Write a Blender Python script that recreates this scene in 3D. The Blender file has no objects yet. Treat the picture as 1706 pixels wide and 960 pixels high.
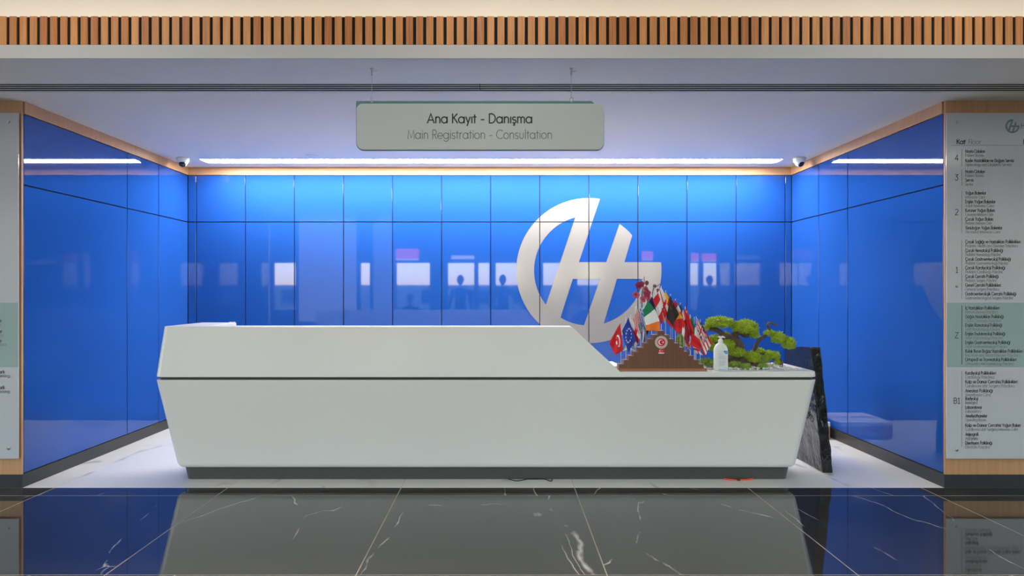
import bpy, bmesh, math, random
from mathutils import Vector, Matrix, noise
random.seed(7)
PI = math.pi
scene = bpy.context.scene
col = scene.collection

# ------------------------------------------------------------------ camera, world, exposure
S = 240.7            # pixels per metre on the column plane (Y = 0)
D = 4.44             # camera distance from that plane
VX, VY = 836.0, 488.0
EYE = 1.35
cam_d = bpy.data.cameras.new('camera')
cam = bpy.data.objects.new('camera', cam_d)
col.objects.link(cam)
cam.location = (0, -D, EYE)
cam.rotation_euler = (PI / 2, 0, 0)
cam_d.sensor_width = 36
cam_d.lens = 36 * S * D / 1706
cam_d.shift_x = 17 / 1706
cam_d.shift_y = 8 / 1706
cam_d.clip_start = 0.05
scene.camera = cam

SKY_STRENGTH = 4.6
LED_STRENGTH = 76.0
LOBBY_STRENGTH = 9.0
COVE_STRENGTH = 15.0
world = bpy.data.worlds.new('world')
scene.world = world
world.use_nodes = True
wn = world.node_tree
bg = wn.nodes['Background']
sky = wn.nodes.new('ShaderNodeTexSky')
sky.sky_type = 'NISHITA'
sky.sun_disc = False
sky.sun_elevation = math.radians(48)
sky.sun_rotation = math.radians(200)
wn.links.new(sky.outputs[0], bg.inputs[0])
bg.inputs[1].default_value = 0.35 * SKY_STRENGTH
# portals only guide the sampling of the sky through the lobby glazing
for nm, pl, pr, sx_, sy_ in (('portal_side', (8.99, -5.5, 1.775), (0, PI / 2, 0), 3.05, 7.8), ('portal_side', (-8.99, -5.5, 1.775), (0, -PI / 2, 0), 3.05, 7.8), ('portal_facade', (0, -9.99, 1.6), (PI / 2, 0, 0), 18.0, 1.6)):
    ld = bpy.data.lights.new(nm, 'AREA')
    ld.shape = 'RECTANGLE'
    ld.size, ld.size_y = sx_, sy_
    ld.cycles.is_portal = True
    lo_ = bpy.data.objects.new(nm, ld)
    lo_.location = pl
    lo_.rotation_euler = pr
    col.objects.link(lo_)

scene.view_settings.view_transform = 'Standard'
scene.view_settings.look = 'None'
scene.view_settings.gamma = 1.0
scene.view_settings.use_curve_mapping = False
scene.view_settings.exposure = 0.0


def W(px, py, Y):
    """photo pixel at depth Y -> place in the room (metres)"""
    d = (Y + D) / D
    return Vector(((px - VX) * d / S, Y, EYE + (VY - py) * d / S))


# ------------------------------------------------------------------ materials
MATS = {}


def lin(c):
    return tuple((v / 12.92 if v <= 0.04045 else ((v + 0.055) / 1.055) ** 2.4) for v in c)


def rgb(r, g, b):
    return lin((r / 255, g / 255, b / 255))


def mat(name, color, rough=0.5, metal=0.0, spec=0.5, ior=1.5, var=0.04, vscale=6.0, bump=0.0, bscale=60.0,
        emit=None, emit_s=0.0, stretch=None, coat=0.0, sheen=0.0, trans=0.0):
    if name in MATS:
        return MATS[name]
    m = bpy.data.materials.new(name)
    m.use_nodes = True
    nt = m.node_tree
    b = nt.nodes['Principled BSDF']
    b.inputs['Roughness'].default_value = rough
    b.inputs['Metallic'].default_value = metal
    b.inputs['Specular IOR Level'].default_value = spec
    b.inputs['IOR'].default_value = ior
    b.inputs['Coat Weight'].default_value = coat
    b.inputs['Coat Roughness'].default_value = 0.03
    b.inputs['Sheen Weight'].default_value = sheen
    b.inputs['Transmission Weight'].default_value = trans
    tc = nt.nodes.new('ShaderNodeTexCoord')
    mp = nt.nodes.new('ShaderNodeMapping')
    nt.links.new(tc.outputs['Object'], mp.inputs['Vector'])
    if stretch:
        mp.inputs['Scale'].default_value = stretch
    nz = nt.nodes.new('ShaderNodeTexNoise')
    nz.inputs['Scale'].default_value = vscale
    nz.inputs['Detail'].default_value = 4
    nt.links.new(mp.outputs[0], nz.inputs['Vector'])
    mx = nt.nodes.new('ShaderNodeMix')
    mx.data_type = 'RGBA'
    nt.links.new(nz.outputs['Fac'], mx.inputs[0])
    mx.inputs[6].default_value = tuple(max(0, c * (1 - var)) for c in color) + (1,)
    mx.inputs[7].default_value = tuple(c * (1 + var) for c in color) + (1,)
    nt.links.new(mx.outputs[2], b.inputs['Base Color'])
    if bump:
        n2 = nt.nodes.new('ShaderNodeTexNoise')
        n2.inputs['Scale'].default_value = bscale
        n2.inputs['Detail'].default_value = 3
        nt.links.new(mp.outputs[0], n2.inputs['Vector'])
        bp = nt.nodes.new('ShaderNodeBump')
        bp.inputs['Strength'].default_value = bump
        bp.inputs['Distance'].default_value = 0.01
        nt.links.new(n2.outputs['Fac'], bp.inputs['Height'])
        nt.links.new(bp.outputs[0], b.inputs['Normal'])
    if emit:
        b.inputs['Emission Color'].default_value = tuple(emit) + (1,)
        b.inputs['Emission Strength'].default_value = emit_s
    MATS[name] = m
    return m


def marble(name, base, vein, vein_w, vscale, rough, ior, soft=None, mask=0.5, coat=0.0):
    m = bpy.data.materials.new(name)
    m.use_nodes = True
    nt = m.node_tree
    N = nt.nodes.new
    L = nt.links.new
    b = nt.nodes['Principled BSDF']
    b.inputs['Roughness'].default_value = rough
    b.inputs['IOR'].default_value = ior
    b.inputs['Coat Weight'].default_value = coat
    b.inputs['Coat Roughness'].default_value = 0.02
    geo = N('ShaderNodeNewGeometry')
    oi = N('ShaderNodeObjectInfo')
    off = N('ShaderNodeVectorMath')
    off.operation = 'MULTIPLY_ADD'
    cmb = N('ShaderNodeCombineXYZ')
    L(oi.outputs['Random'], cmb.inputs[0])
    L(oi.outputs['Random'], cmb.inputs[1])
    L(oi.outputs['Random'], cmb.inputs[2])
    off.inputs[1].default_value = (37, 53, 11)
    L(cmb.outputs[0], off.inputs[0])
    L(geo.outputs['Position'], off.inputs[2])
    mp = N('ShaderNodeMapping')
    mp.inputs['Rotation'].default_value = (0, 0, 0.75)
    mp.inputs['Scale'].default_value = (1.0, 0.42, 1.0)
    L(off.outputs[0], mp.inputs[0])
    nz = N('ShaderNodeTexNoise')
    nz.inputs['Scale'].default_value = 2.2
    nz.inputs['Detail'].default_value = 6
    L(mp.outputs[0], nz.inputs['Vector'])
    dis = N('ShaderNodeVectorMath')
    dis.operation = 'MULTIPLY_ADD'
    dis.inputs[1].default_value = (0.35, 0.35, 0.1)
    L(nz.outputs['Color'], dis.inputs[0])
    L(mp.outputs[0], dis.inputs[2])
    vo = N('ShaderNodeTexVoronoi')
    vo.feature = 'DISTANCE_TO_EDGE'
    vo.inputs['Scale'].default_value = vscale
    L(dis.outputs[0], vo.inputs['Vector'])
    mr = N('ShaderNodeMapRange')
    mr.inputs['From Min'].default_value = 0.0
    mr.inputs['From Max'].default_value = vein_w
    mr.inputs['To Min'].default_value = 1.0
    mr.inputs['To Max'].default_value = 0.0
    L(vo.outputs['Distance'], mr.inputs['Value'])
    nm = N('ShaderNodeTexNoise')
    nm.inputs['Scale'].default_value = 3.4
    nm.inputs['Detail'].default_value = 5
    L(off.outputs[0], nm.inputs['Vector'])
    mm = N('ShaderNodeMapRange')
    mm.inputs['From Min'].default_value = mask
    mm.inputs['From Max'].default_value = mask + 0.14
    L(nm.outputs['Fac'], mm.inputs['Value'])
    mul = N('ShaderNodeMath')
    mul.operation = 'MULTIPLY'
    L(mr.outputs[0], mul.inputs[0])
    L(mm.outputs[0], mul.inputs[1])
    nb = N('ShaderNodeTexNoise')
    nb.inputs['Scale'].default_value = 1.7
    nb.inputs['Detail'].default_value = 7
    L(mp.outputs[0], nb.inputs['Vector'])
    m1 = N('ShaderNodeMix')
    m1.data_type = 'RGBA'
    L(nb.outputs['Fac'], m1.inputs[0])
    m1.inputs[6].default_value = tuple(base) + (1,)
    m1.inputs[7].default_value = tuple(soft or base) + (1,)
    m2 = N('ShaderNodeMix')
    m2.data_type = 'RGBA'
    L(mul.outputs[0], m2.inputs[0])
    L(m1.outputs[2], m2.inputs[6])
    m2.inputs[7].default_value = tuple(vein) + (1,)
    L(m2.outputs[2], b.inputs['Base Color'])
    return m


def wood(name, c1, c2, rough=0.45, axis='Z', scale=1.0):
    m = bpy.data.materials.new(name)
    m.use_nodes = True
    nt = m.node_tree
    N = nt.nodes.new
    L = nt.links.new
    b = nt.nodes['Principled BSDF']
    b.inputs['Roughness'].default_value = rough
    geo = N('ShaderNodeNewGeometry')
    oi = N('ShaderNodeObjectInfo')
    off = N('ShaderNodeVectorMath')
    off.operation = 'MULTIPLY_ADD'
    off.inputs[1].default_value = (9, 7, 5)
    cmb = N('ShaderNodeCombineXYZ')
    for i in range(3):
        L(oi.outputs['Random'], cmb.inputs[i])
    L(cmb.outputs[0], off.inputs[0])
    L(geo.outputs['Position'], off.inputs[2])
    mp = N('ShaderNodeMapping')
    k = {'Z': (60, 60, 3), 'X': (3, 60, 60)}[axis]
    mp.inputs['Scale'].default_value = tuple(v * scale for v in k)
    L(off.outputs[0], mp.inputs[0])
    nz = N('ShaderNodeTexNoise')
    nz.inputs['Scale'].default_value = 1.0
    nz.inputs['Detail'].default_value = 5
    L(mp.outputs[0], nz.inputs['Vector'])
    rnd = N('ShaderNodeMath')
    rnd.operation = 'MULTIPLY_ADD'
    rnd.inputs[1].default_value = 0.6
    L(oi.outputs['Random'], rnd.inputs[0])
    sub = N('ShaderNodeMath')
    sub.operation = 'SUBTRACT'
    sub.inputs[1].default_value = 0.3
    L(nz.outputs['Fac'], sub.inputs[0])
    L(sub.outputs[0], rnd.inputs[2])
    mx = N('ShaderNodeMix')
    mx.data_type = 'RGBA'
    L(rnd.outputs[0], mx.inputs[0])
    mx.inputs[6].default_value = tuple(c1) + (1,)
    mx.inputs[7].default_value = tuple(c2) + (1,)
    L(mx.outputs[2], b.inputs['Base Color'])
    return m


M_BLUE = mat('blue_glass', (0.013, 0.072, 0.32), rough=0.025, ior=1.52, var=0.03, vscale=1.5)
M_JOINT = mat('joint_dark', (0.012, 0.006, 0.012), rough=0.7)
M_WOOD = wood('oak_trim', rgb(176, 128, 88), rgb(205, 160, 116), axis='X')
M_WOODV = wood('oak_panel', rgb(176, 128, 88), rgb(205, 160, 116), axis='Z')
M_SLAT = wood('slat_wood', rgb(186, 110, 58), rgb(246, 176, 108), axis='Z', scale=1.6)
M_BLACK = mat('black_backing', (0.006, 0.006, 0.006), rough=0.8)
M_CEIL = mat('ceiling_paint', (0.88, 0.83, 0.74), rough=0.55, var=0.01)
M_WHITE = mat('white_paint', (0.74, 0.73, 0.70), rough=0.6, var=0.01)
M_DARK = mat('dark_skirting', (0.035, 0.036, 0.036), rough=0.35, var=0.05)
M_DESK = mat('solid_surface_white', (0.69, 0.675, 0.65), rough=0.28, var=0.008, vscale=2)
M_GAP = mat('seam_dark', (0.02, 0.022, 0.028), rough=0.5)
M_PLINTH = mat('plinth_grey', (0.06, 0.062, 0.06), rough=0.4, var=0.04)
M_CREAM = mat('logo_white', (0.23, 0.22, 0.215), rough=0.12, var=0.01)
M_BLKMARBLE = marble('black_marble', (0.020, 0.019, 0.017), (0.55, 0.50, 0.44), 0.006, 1.25, 0.045, 1.75, soft=(0.040, 0.038, 0.034), mask=0.46)
M_WHTMARBLE = marble('white_marble', (0.70, 0.68, 0.64), (0.42, 0.405, 0.39), 0.028, 1.0, 0.10, 1.5, soft=(0.80, 0.775, 0.73), mask=0.44)
M_GROUT = mat('grout_tan', (0.45, 0.37, 0.27), rough=0.8)
M_BOARD = mat('board_grey', (0.50, 0.52, 0.56), rough=0.12, var=0.01)
M_TEAL = mat('board_teal', (0.31, 0.42, 0.41), rough=0.12, var=0.01)
M_INK = mat('ink_dark', (0.03, 0.033, 0.036), rough=0.5)
M_INK2 = mat('ink_grey', (0.20, 0.21, 0.22), rough=0.5)
M_LOGOT = mat('logo_teal', (0.13, 0.21, 0.21), rough=0.4)
M_SIGNB = mat('sign_teal', (0.10, 0.23, 0.22), rough=0.35)
M_SIGNF = mat('sign_face', (0.52, 0.56, 0.55), rough=0.3, var=0.01)
M_STEEL = mat('steel', (0.55, 0.53, 0.50), rough=0.3, metal=1.0)
M_PLASTIC = mat('white_plastic', (0.78, 0.78, 0.77), rough=0.35, var=0.01)
M_LENS = mat('dark_lens', (0.01, 0.012, 0.02), rough=0.06)
M_LED = mat('led_diffuser', (0.9, 0.9, 0.9), emit=(1.0, 0.98, 0.95), emit_s=LED_STRENGTH)
M_LOBBY = mat('lobby_diffuser', (0.9, 0.9, 0.9), emit=(1.0, 0.95, 0.86), emit_s=LOBBY_STRENGTH)
M_COVE = mat('cove_led', (0.9, 0.9, 0.9), emit=(1.0, 0.80, 0.58), emit_s=COVE_STRENGTH)
M_WALNUT = wood('walnut', rgb(92, 56, 36), rgb(122, 80, 54), rough=0.4, axis='Z', scale=0.8)
M_WALNUT2 = wood('walnut_base', rgb(150, 96, 60), rgb(176, 120, 80), rough=0.4, axis='X', scale=0.8)


# ------------------------------------------------------------------ mesh helpers
def obj(name, bm_or_me, m=None, parent=None, loc=None, rot=None, smooth=False):
    if isinstance(bm_or_me, bmesh.types.BMesh):
        me = bpy.data.meshes.new(name)
        bmesh.ops.recalc_face_normals(bm_or_me, faces=bm_or_me.faces)
        bm_or_me.to_mesh(me)
        bm_or_me.free()
    else:
        me = bm_or_me
    o = bpy.data.objects.new(name, me)
    col.objects.link(o)
    if m is not None and len(me.materials) == 0:
        for mm in (m if isinstance(m, (list, tuple)) else [m]):
            me.materials.append(mm)
    if parent:
        o.parent = parent
    if loc is not None:
        o.location = loc
    if rot is not None:
        o.rotation_euler = rot
    if smooth:
        me.shade_smooth()
    return o


def print_of(o):
    o['kind'] = 'stuff'
    return o


def tag(o, label=None, cat=None, group=None, kind=None):
    if label:
        o['label'] = label
    if cat:
        o['category'] = cat
    if group:
        o['group'] = group
    if kind:
        o['kind'] = kind
    return o


def thing(name, label, cat, loc=(0, 0, 0), rotz=0.0, group=None):
    o = bpy.data.objects.new(name, None)
    o.empty_display_size = 0.05
    col.objects.link(o)
    o.location = loc
    o.rotation_euler = (0, 0, rotz)
    return tag(o, label, cat, group)


def box(bm, x0, x1, y0, y1, z0, z1):
    vs = [bm.verts.new((x, y, z)) for z in (z0, z1) for y in (y0, y1) for x in (x0, x1)]
    for f in ((0, 1, 3, 2), (4, 6, 7, 5), (0, 4, 5, 1), (2, 3, 7, 6), (0, 2, 6, 4), (1, 5, 7, 3)):
        bm.faces.new([vs[i] for i in f])
    return vs


def bevelled(bm, w, seg=2):
    bmesh.ops.bevel(bm, geom=list(bm.edges), offset=w, segments=seg, affect='EDGES', profile=0.5)
    return bm


def bx(x0, x1, y0, y1, z0, z1, bev=0.0, seg=2):
    bm = bmesh.new()
    box(bm, x0, x1, y0, y1, z0, z1)
    if bev:
        bevelled(bm, bev, seg)
    return bm


def lathe(bm, prof, n=24, c=(0, 0, 0), sx=1, sy=1):
    rings = []
    for r, z in prof:
        rings.append([bm.verts.new((c[0] + sx * r * math.cos(2 * PI * i / n), c[1] + sy * r * math.sin(2 * PI * i / n), c[2] + z)) for i in range(n)])
    for a, b in zip(rings, rings[1:]):
        for i in range(n):
            j = (i + 1) % n
            bm.faces.new((a[i], a[j], b[j], b[i]))
    bm.faces.new(rings[0][::-1])
    bm.faces.new(rings[-1])
    return bm


def loft(bm, rings, closed=True):
    rs = [[bm.verts.new(p) for p in r] for r in rings]
    n = len(rs[0])
    for a, b in zip(rs, rs[1:]):
        for i in range(n):
            j = (i + 1) % n
            bm.faces.new((a[i], a[j], b[j], b[i]))
    if closed:
        bm.faces.new(rs[0][::-1])
        bm.faces.new(rs[-1])
    return bm


def tube(bm, pts, radii, n=8):
    pts = [Vector(p) for p in pts]
    if not isinstance(radii, (list, tuple)):
        radii = [radii] * len(pts)
    rings = []
    prev = None
    for i, p in enumerate(pts):
        t = (pts[min(i + 1, len(pts) - 1)] - pts[max(i - 1, 0)]).normalized()
        if prev is None:
            u = t.orthogonal().normalized()
        else:
            u = (prev - t * prev.dot(t)).normalized()
        prev = u
        v = t.cross(u)
        rings.append([tuple(p + (u * math.cos(2 * PI * k / n) + v * math.sin(2 * PI * k / n)) * radii[i]) for k in range(n)])
    return loft(bm, rings)


def smooth_path(pts, k=5):
    pts = [Vector(p) for p in pts]
    out = []
    for i in range(len(pts) - 1):
        p0 = pts[max(i - 1, 0)]
        p1, p2 = pts[i], pts[i + 1]
        p3 = pts[min(i + 2, len(pts) - 1)]
        for s in range(k):
            t = s / k
            out.append(0.5 * ((2 * p1) + (p2 - p0) * t + (2 * p0 - 5 * p1 + 4 * p2 - p3) * t * t + (3 * p1 - p0 - 3 * p2 + p3) * t ** 3))
    out.append(pts[-1])
    return out


def round_poly(pts, radii, seg=6):
    """plan polygon with rounded corners -> list of (x, y)"""
    n = len(pts)
    out = []
    if not isinstance(radii, (list, tuple)):
        radii = [radii] * n
    for i in range(n):
        p = Vector(pts[i])
        a = Vector(pts[i - 1])
        b = Vector(pts[(i + 1) % n])
        r = radii[i]
        if r <= 0:
            out += [tuple(p)] * (seg + 1)
            continue
        u = (a - p).normalized()
        v = (b - p).normalized()
        ang = math.acos(max(-1, min(1, u.dot(v))))
        t = r / math.tan(ang / 2)
        c = p + (u + v).normalized() * (r / math.sin(ang / 2))
        s = p + u * t - c
        e = p + v * t - c
        a0 = math.atan2(s.y, s.x)
        a1 = math.atan2(e.y, e.x)
        da = (a1 - a0 + PI) % (2 * PI) - PI
        for k in range(seg + 1):
            q = a0 + da * k / seg
            out.append((c.x + r * math.cos(q), c.y + r * math.sin(q)))
    return out


def curve_mesh(name, loops, depth):
    """closed 2D loops (holes included) -> plate mesh in XZ, facing -Y, depth thick towards -Y"""
    cu = bpy.data.curves.new(name, 'CURVE')
    cu.dimensions = '2D'
    cu.fill_mode = 'BOTH'
    cu.extrude = depth / 2
    for lp in loops:
        sp = cu.splines.new('POLY')
        sp.points.add(len(lp) - 1)
        for p, q in zip(sp.points, lp):
            p.co = (q[0], q[1], 0, 1)
        sp.use_cyclic_u = True
    o = bpy.data.objects.new(name, cu)
    me = bpy.data.meshes.new_from_object(o)
    bpy.data.objects.remove(o)
    bpy.data.curves.remove(cu)
    me.transform(Matrix.Rotation(PI / 2, 4, 'X'))
    return me


# ------------------------------------------------------------------ geometric stroke lettering
def arc(cx, cy, rx, ry, a0, a1, n=14):
    return [(cx + rx * math.cos(math.radians(a0 + (a1 - a0) * i / n)), cy + ry * math.sin(math.radians(a0 + (a1 - a0) * i / n))) for i in range(n + 1)]


def glyphs():
    G = {}
    XH = 0.66
    r = 0.33
    cy = r
    o = arc(r + .02, cy, r, r, 0, 360, 24)
    G['a'] = (.78, [o, [(.68, 0), (.68, XH)]])
    G['o'] = (.74, [o])
    G['ö'] = (.74, [o, [(.22, .84), (.22, .92)], [(.48, .84), (.48, .92)]])
    G['b'] = (.78, [arc(.41, cy, r, r, 0, 360, 24), [(.08, 0), (.08, 1.05)]])
    G['d'] = (.78, [o, [(.68, 0), (.68, 1.05)]])
    G['q'] = (.78, [o, [(.68, -.3), (.68, XH)]])
    G['p'] = (.78, [arc(.41, cy, r, r, 0, 360, 24), [(.08, -.3), (.08, XH)]])
    c = arc(r + .02, cy, r, r, 48, 312, 18)
    G['c'] = (.62, [c])
    ced = [(.36, 0), (.33, -.1), (.42, -.16), (.36, -.25), (.27, -.24)]
    G['ç'] = (.62, [c, ced])
    G['e'] = (.72, [[(.02, cy), (.68, cy)] + arc(r + .02, cy, r, r, 0, 318, 20)])
    G['f'] = (.36, [[(.14, 0), (.14, .82)] + arc(.31, .86, .17, .17, 180, 80, 6), [(.0, XH), (.34, XH)]])
    gg = [o, [(.68, XH), (.68, 0)] + arc(.36, -.02, .32, .28, 0, -150, 10)]
    G['g'] = (.78, gg)
    G['ğ'] = (.78, gg + [arc(.35, .98, .15, .15, 200, 340, 6)])
    arch = [(.08, XH - .28)] + arc(.32, XH - .26, .24, .26, 180, 0, 10) + [(.56, 0)]
    G['n'] = (.66, [[(.08, 0), (.08, XH)], arch])
    G['h'] = (.66, [[(.08, 0), (.08, 1.05)], arch])
    ar = lambda x: [(x, XH - .26)] + arc(x + .2, XH - .22, .2, .22, 180, 0, 10) + [(x + .4, 0)]
    G['m'] = (.98, [[(.08, 0), (.08, XH)], ar(.08), ar(.48)])
    G['ı'] = (.2, [[(.1, 0), (.1, XH)]])
    G['i'] = (.2, [[(.1, 0), (.1, XH)], [(.1, .84), (.1, .93)]])
    G['j'] = (.24, [[(.14, XH), (.14, -.14)] + arc(-.02, -.14, .16, .14, 0, -90, 5), [(.14, .84), (.14, .93)]])
    G['l'] = (.2, [[(.1, 0), (.1, 1.05)]])
    G['k'] = (.56, [[(.08, 0), (.08, 1.05)], [(.48, XH), (.1, .3)], [(.22, .4), (.52, 0)]])
    G['r'] = (.42, [[(.08, 0), (.08, XH)], [(.08, XH - .28)] + arc(.32, XH - .26, .24, .26, 180, 85, 8)])
    s = arc(.24, .49, .19, .17, 40, 250, 10) + arc(.24, .17, .21, .17, 80, -140, 10)
    G['s'] = (.5, [s])
    G['ş'] = (.5, [s, [(x - .12, y) for x, y in ced]])
    G['t'] = (.36, [[(.16, .9), (.16, 0)], [(.0, XH), (.32, XH)]])
    u = [(.08, XH)] + arc(.32, .26, .24, .26, 180, 360, 10) + [(.56, XH)]
    G['u'] = (.66, [u])
    G['ü'] = (.66, [u, [(.2, .84), (.2, .92)], [(.44, .84), (.44, .92)]])
    G['v'] = (.58, [[(.04, XH), (.29, 0), (.54, XH)]])
    G['w'] = (.86, [[(.04, XH), (.24, 0), (.43, XH), (.62, 0), (.82, XH)]])
    G['x'] = (.56, [[(.04, XH), (.5, 0)], [(.5, XH), (.04, 0)]])
    G['y'] = (.58, [[(.04, XH), (.3, .02)], [(.54, XH), (.18, -.3)]])
    G['z'] = (.52, [[(.04, XH), (.46, XH), (.04, 0), (.48, 0)]])
    G['A'] = (.86, [[(.03, 0), (.42, 1), (.81, 0)], [(.16, .32), (.68, .32)]])
    G['B'] = (.66, [[(.08, 0), (.08, 1), (.34, 1)] + arc(.34, .77, .22, .23, 90, -90, 8) + [(.08, .54)], [(.34, .54)] + arc(.34, .27, .26, .27, 90, -90, 8) + [(.08, 0)]])
    C = arc(.52, .5, .48, .5, 45, 315, 22)
    G['C'] = (.9, [C])
    G['Ç'] = (.9, [C, [(x + .14, y) for x, y in ced]])
    G['D'] = (.86, [[(.08, 0), (.08, 1), (.32, 1)] + arc(.32, .5, .46, .5, 90, -90, 16) + [(.08, 0)]])
    G['E'] = (.6, [[(.54, 1), (.08, 1), (.08, 0), (.54, 0)], [(.08, .53), (.5, .53)]])
    G['F'] = (.56, [[(.52, 1), (.08, 1), (.08, 0)], [(.08, .53), (.48, .53)]])
    G['G'] = (1.0, [arc(.52, .5, .48, .5, 45, 360, 24) + [(.56, .5)]])
    G['H'] = (.78, [[(.08, 0), (.08, 1)], [(.7, 0), (.7, 1)], [(.08, .53), (.7, .53)]])
    G['I'] = (.2, [[(.1, 0), (.1, 1)]])
    G['İ'] = (.2, [[(.1, 0), (.1, 1)], [(.1, 1.12), (.1, 1.2)]])
    G['K'] = (.7, [[(.08, 0), (.08, 1)], [(.62, 1), (.1, .48)], [(.22, .6), (.66, 0)]])
    G['L'] = (.54, [[(.08, 1), (.08, 0), (.5, 0)]])
    G['M'] = (.98, [[(.06, 0), (.14, 1), (.49, .1), (.84, 1), (.92, 0)]])
    G['N'] = (.8, [[(.08, 0), (.08, 1), (.7, 0), (.7, 1)]])
    G['O'] = (1.04, [arc(.52, .5, .49, .5, 0, 360, 28)])
    G['P'] = (.62, [[(.08, 0), (.08, 1), (.32, 1)] + arc(.32, .73, .25, .27, 90, -90, 8) + [(.08, .46)]])
    G['R'] = (.66, [[(.08, 0), (.08, 1), (.32, 1)] + arc(.32, .73, .25, .27, 90, -90, 8) + [(.08, .46)], [(.3, .46), (.6, 0)]])
    G['S'] = (.62, [arc(.31, .75, .24, .25, 40, 250, 10) + arc(.3, .26, .26, .26, 80, -140, 10)])
    G['T'] = (.56, [[(.02, 1), (.54, 1)], [(.28, 1), (.28, 0)]])
    G['U'] = (.74, [[(.08, 1)] + arc(.37, .3, .29, .3, 180, 360, 10) + [(.66, 1)]])
    G['V'] = (.76, [[(.03, 1), (.38, 0), (.73, 1)]])
    G['Y'] = (.7, [[(.03, 1), (.35, .48), (.35, 0)], [(.67, 1), (.35, .48)]])
    G['Z'] = (.66, [[(.05, 1), (.6, 1), (.05, 0), (.62, 0)]])
    G['1'] = (.4, [[(.06, .84), (.24, 1), (.24, 0)], [(.06, 0), (.4, 0)]])
    G['2'] = (.6, [arc(.3, .74, .24, .26, 160, -30, 10) + [(.05, 0), (.56, 0)]])
    G['3'] = (.6, [[(.06, 1), (.5, 1), (.24, .62)] + arc(.27, .31, .25, .31, 90, -150, 12)])
    G['4'] = (.66, [[(.46, 0), (.46, 1), (.04, .28), (.62, .28)]])
    G['-'] = (.5, [[(.08, .36), (.42, .36)]])
    G['/'] = (.44, [[(.04, -.1), (.4, 1.05)]])
    G[','] = (.2, [[(.12, .06), (.06, -.14)]])
    G['.'] = (.2, [[(.1, 0), (.1, .1)]])
    G[' '] = (.34, [])
    return G


GL = glyphs()


def text_bm(bm, s, x, z, cap, w, align='L', track=0.06, y=0.0, xs=1.0):
    """flat stroke lettering in the XZ plane facing -Y"""
    tot = sum(GL[ch][0] + track for ch in s) * cap * xs
    if align == 'C':
        x -= tot / 2
    elif align == 'R':
        x -= tot
    h = w / 2
    for ch in s:
        adv, lines = GL[ch]
        for pl in lines:
            P = [Vector((x + p[0] * cap * xs, z + p[1] * cap)) for p in pl]
            lf, rt = [], []
            for i, p in enumerate(P):
                closed = (P[0] - P[-1]).length < 1e-6 and len(P) > 3
                a = P[i - 1] if i > 0 else (P[-2] if closed else None)
                b = P[i + 1] if i < len(P) - 1 else (P[1] if closed else None)
                d0 = (p - a).normalized() if a is not None else None
                d1 = (b - p).normalized() if b is not None else None
                d0 = d0 or d1
                d1 = d1 or d0
                t = (d0 + d1)
                t = t.normalized() if t.length > 1e-6 else d0
                nrm = Vector((-t.y, t.x))
                c = max(0.45, abs(nrm.dot(Vector((-d0.y, d0.x)))))
                e = Vector((0, 0))
                if a is None:
                    e = -d0 * h * 0.6
                if b is None:
                    e = d0 * h * 0.6
                lf.append(p + e + nrm * h / c)
                rt.append(p + e - nrm * h / c)
            vl = [bm.verts.new((q.x, y, q.y)) for q in lf]
            vr = [bm.verts.new((q.x, y, q.y)) for q in rt]
            for i in range(len(P) - 1):
                bm.faces.new((vl[i], vr[i], vr[i + 1], vl[i + 1]))
        x += (adv + track) * cap * xs
    return tot


def fit_text(bm, s, x0, x1, z, cap, w, y=0.0):
    """lettering stretched by tracking so that it fills x0..x1"""
    base = sum(GL[ch][0] for ch in s) * cap
    tr = ((x1 - x0) - base) / (len(s) * cap)
    if tr > 0.05:
        text_bm(bm, s, x0, z, cap, w, 'L', min(0.5, tr), y)
    else:
        text_bm(bm, s, x0, z, cap, w, 'L', 0.07, y, (x1 - x0) / (base + 0.07 * len(s) * cap))


# ================================================================== STRUCTURE
XL, XR = -3.325, 3.07
YB = 2.353
ZC = 2.68
ZJ = 2.10            # height of the horizontal panel joint
SK = 0.092           # skirting height
TR = 0.083           # wood trim height
LB = -10.0           # lobby facade
LX0, LX1 = -9.0, 9.0
LZ = 3.6

# floor: grout bed with every tile on it
floor = tag(obj('floor', bx(LX0, LX1, LB, YB + 0.12, -0.12, -0.0006), M_GROUT), kind='structure')
TZ0, TZ1 = -0.02, 0.0
GAPW = 0.006


def tile_mesh(w, d, m, gap):
    me = bpy.data.meshes.new('tile')
    bm = bx(gap / 2, w - gap / 2, gap / 2, d - gap / 2, TZ0, TZ1)
    bmesh.ops.recalc_face_normals(bm, faces=bm.faces)
    bm.to_mesh(me)
    bm.free()
    me.materials.append(m)
    return me


x_joints = [0.503 + 1.2 * k for k in range(-8, 8)]
x_joints = [x for x in x_joints if LX0 < x < LX1]
cache = {}


def lay(x0, x1, y0, y1, m, gap):
    k = (round(x1 - x0, 3), round(y1 - y0, 3), m.name)
    if k not in cache:
        cache[k] = tile_mesh(x1 - x0, y1 - y0, m, gap)
    obj('tile', cache[k], None, floor, (x0, y0, 0))


rows = [0.0, -0.171]
while rows[-1] > LB:
    rows.append(max(LB, rows[-1] - 1.2))
xs = [LX0] + x_joints + [LX1]
for y1, y0 in zip(rows, rows[1:]):
    if y0 < -4.2:
        continue
    for a, b in zip(xs, xs[1:]):
        lay(a, b, y0, y1, M_BLKMARBLE, GAPW)
# the far lobby floor, never in view, is laid in one piece
tag(obj('tile_field', bx(LX0, LX1, LB, -3.771, TZ0, TZ1), M_BLKMARBLE, floor))
xw = [XL - 0.01] + [x for x in x_joints if XL < x < XR] + [XR + 0.01]
for y0, y1 in ((0.0, 1.22), (1.22, YB)):
    for a, b in zip(xw, xw[1:]):
        lay(a, b, y0, y1, M_WHTMARBLE, 0.004)

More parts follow.
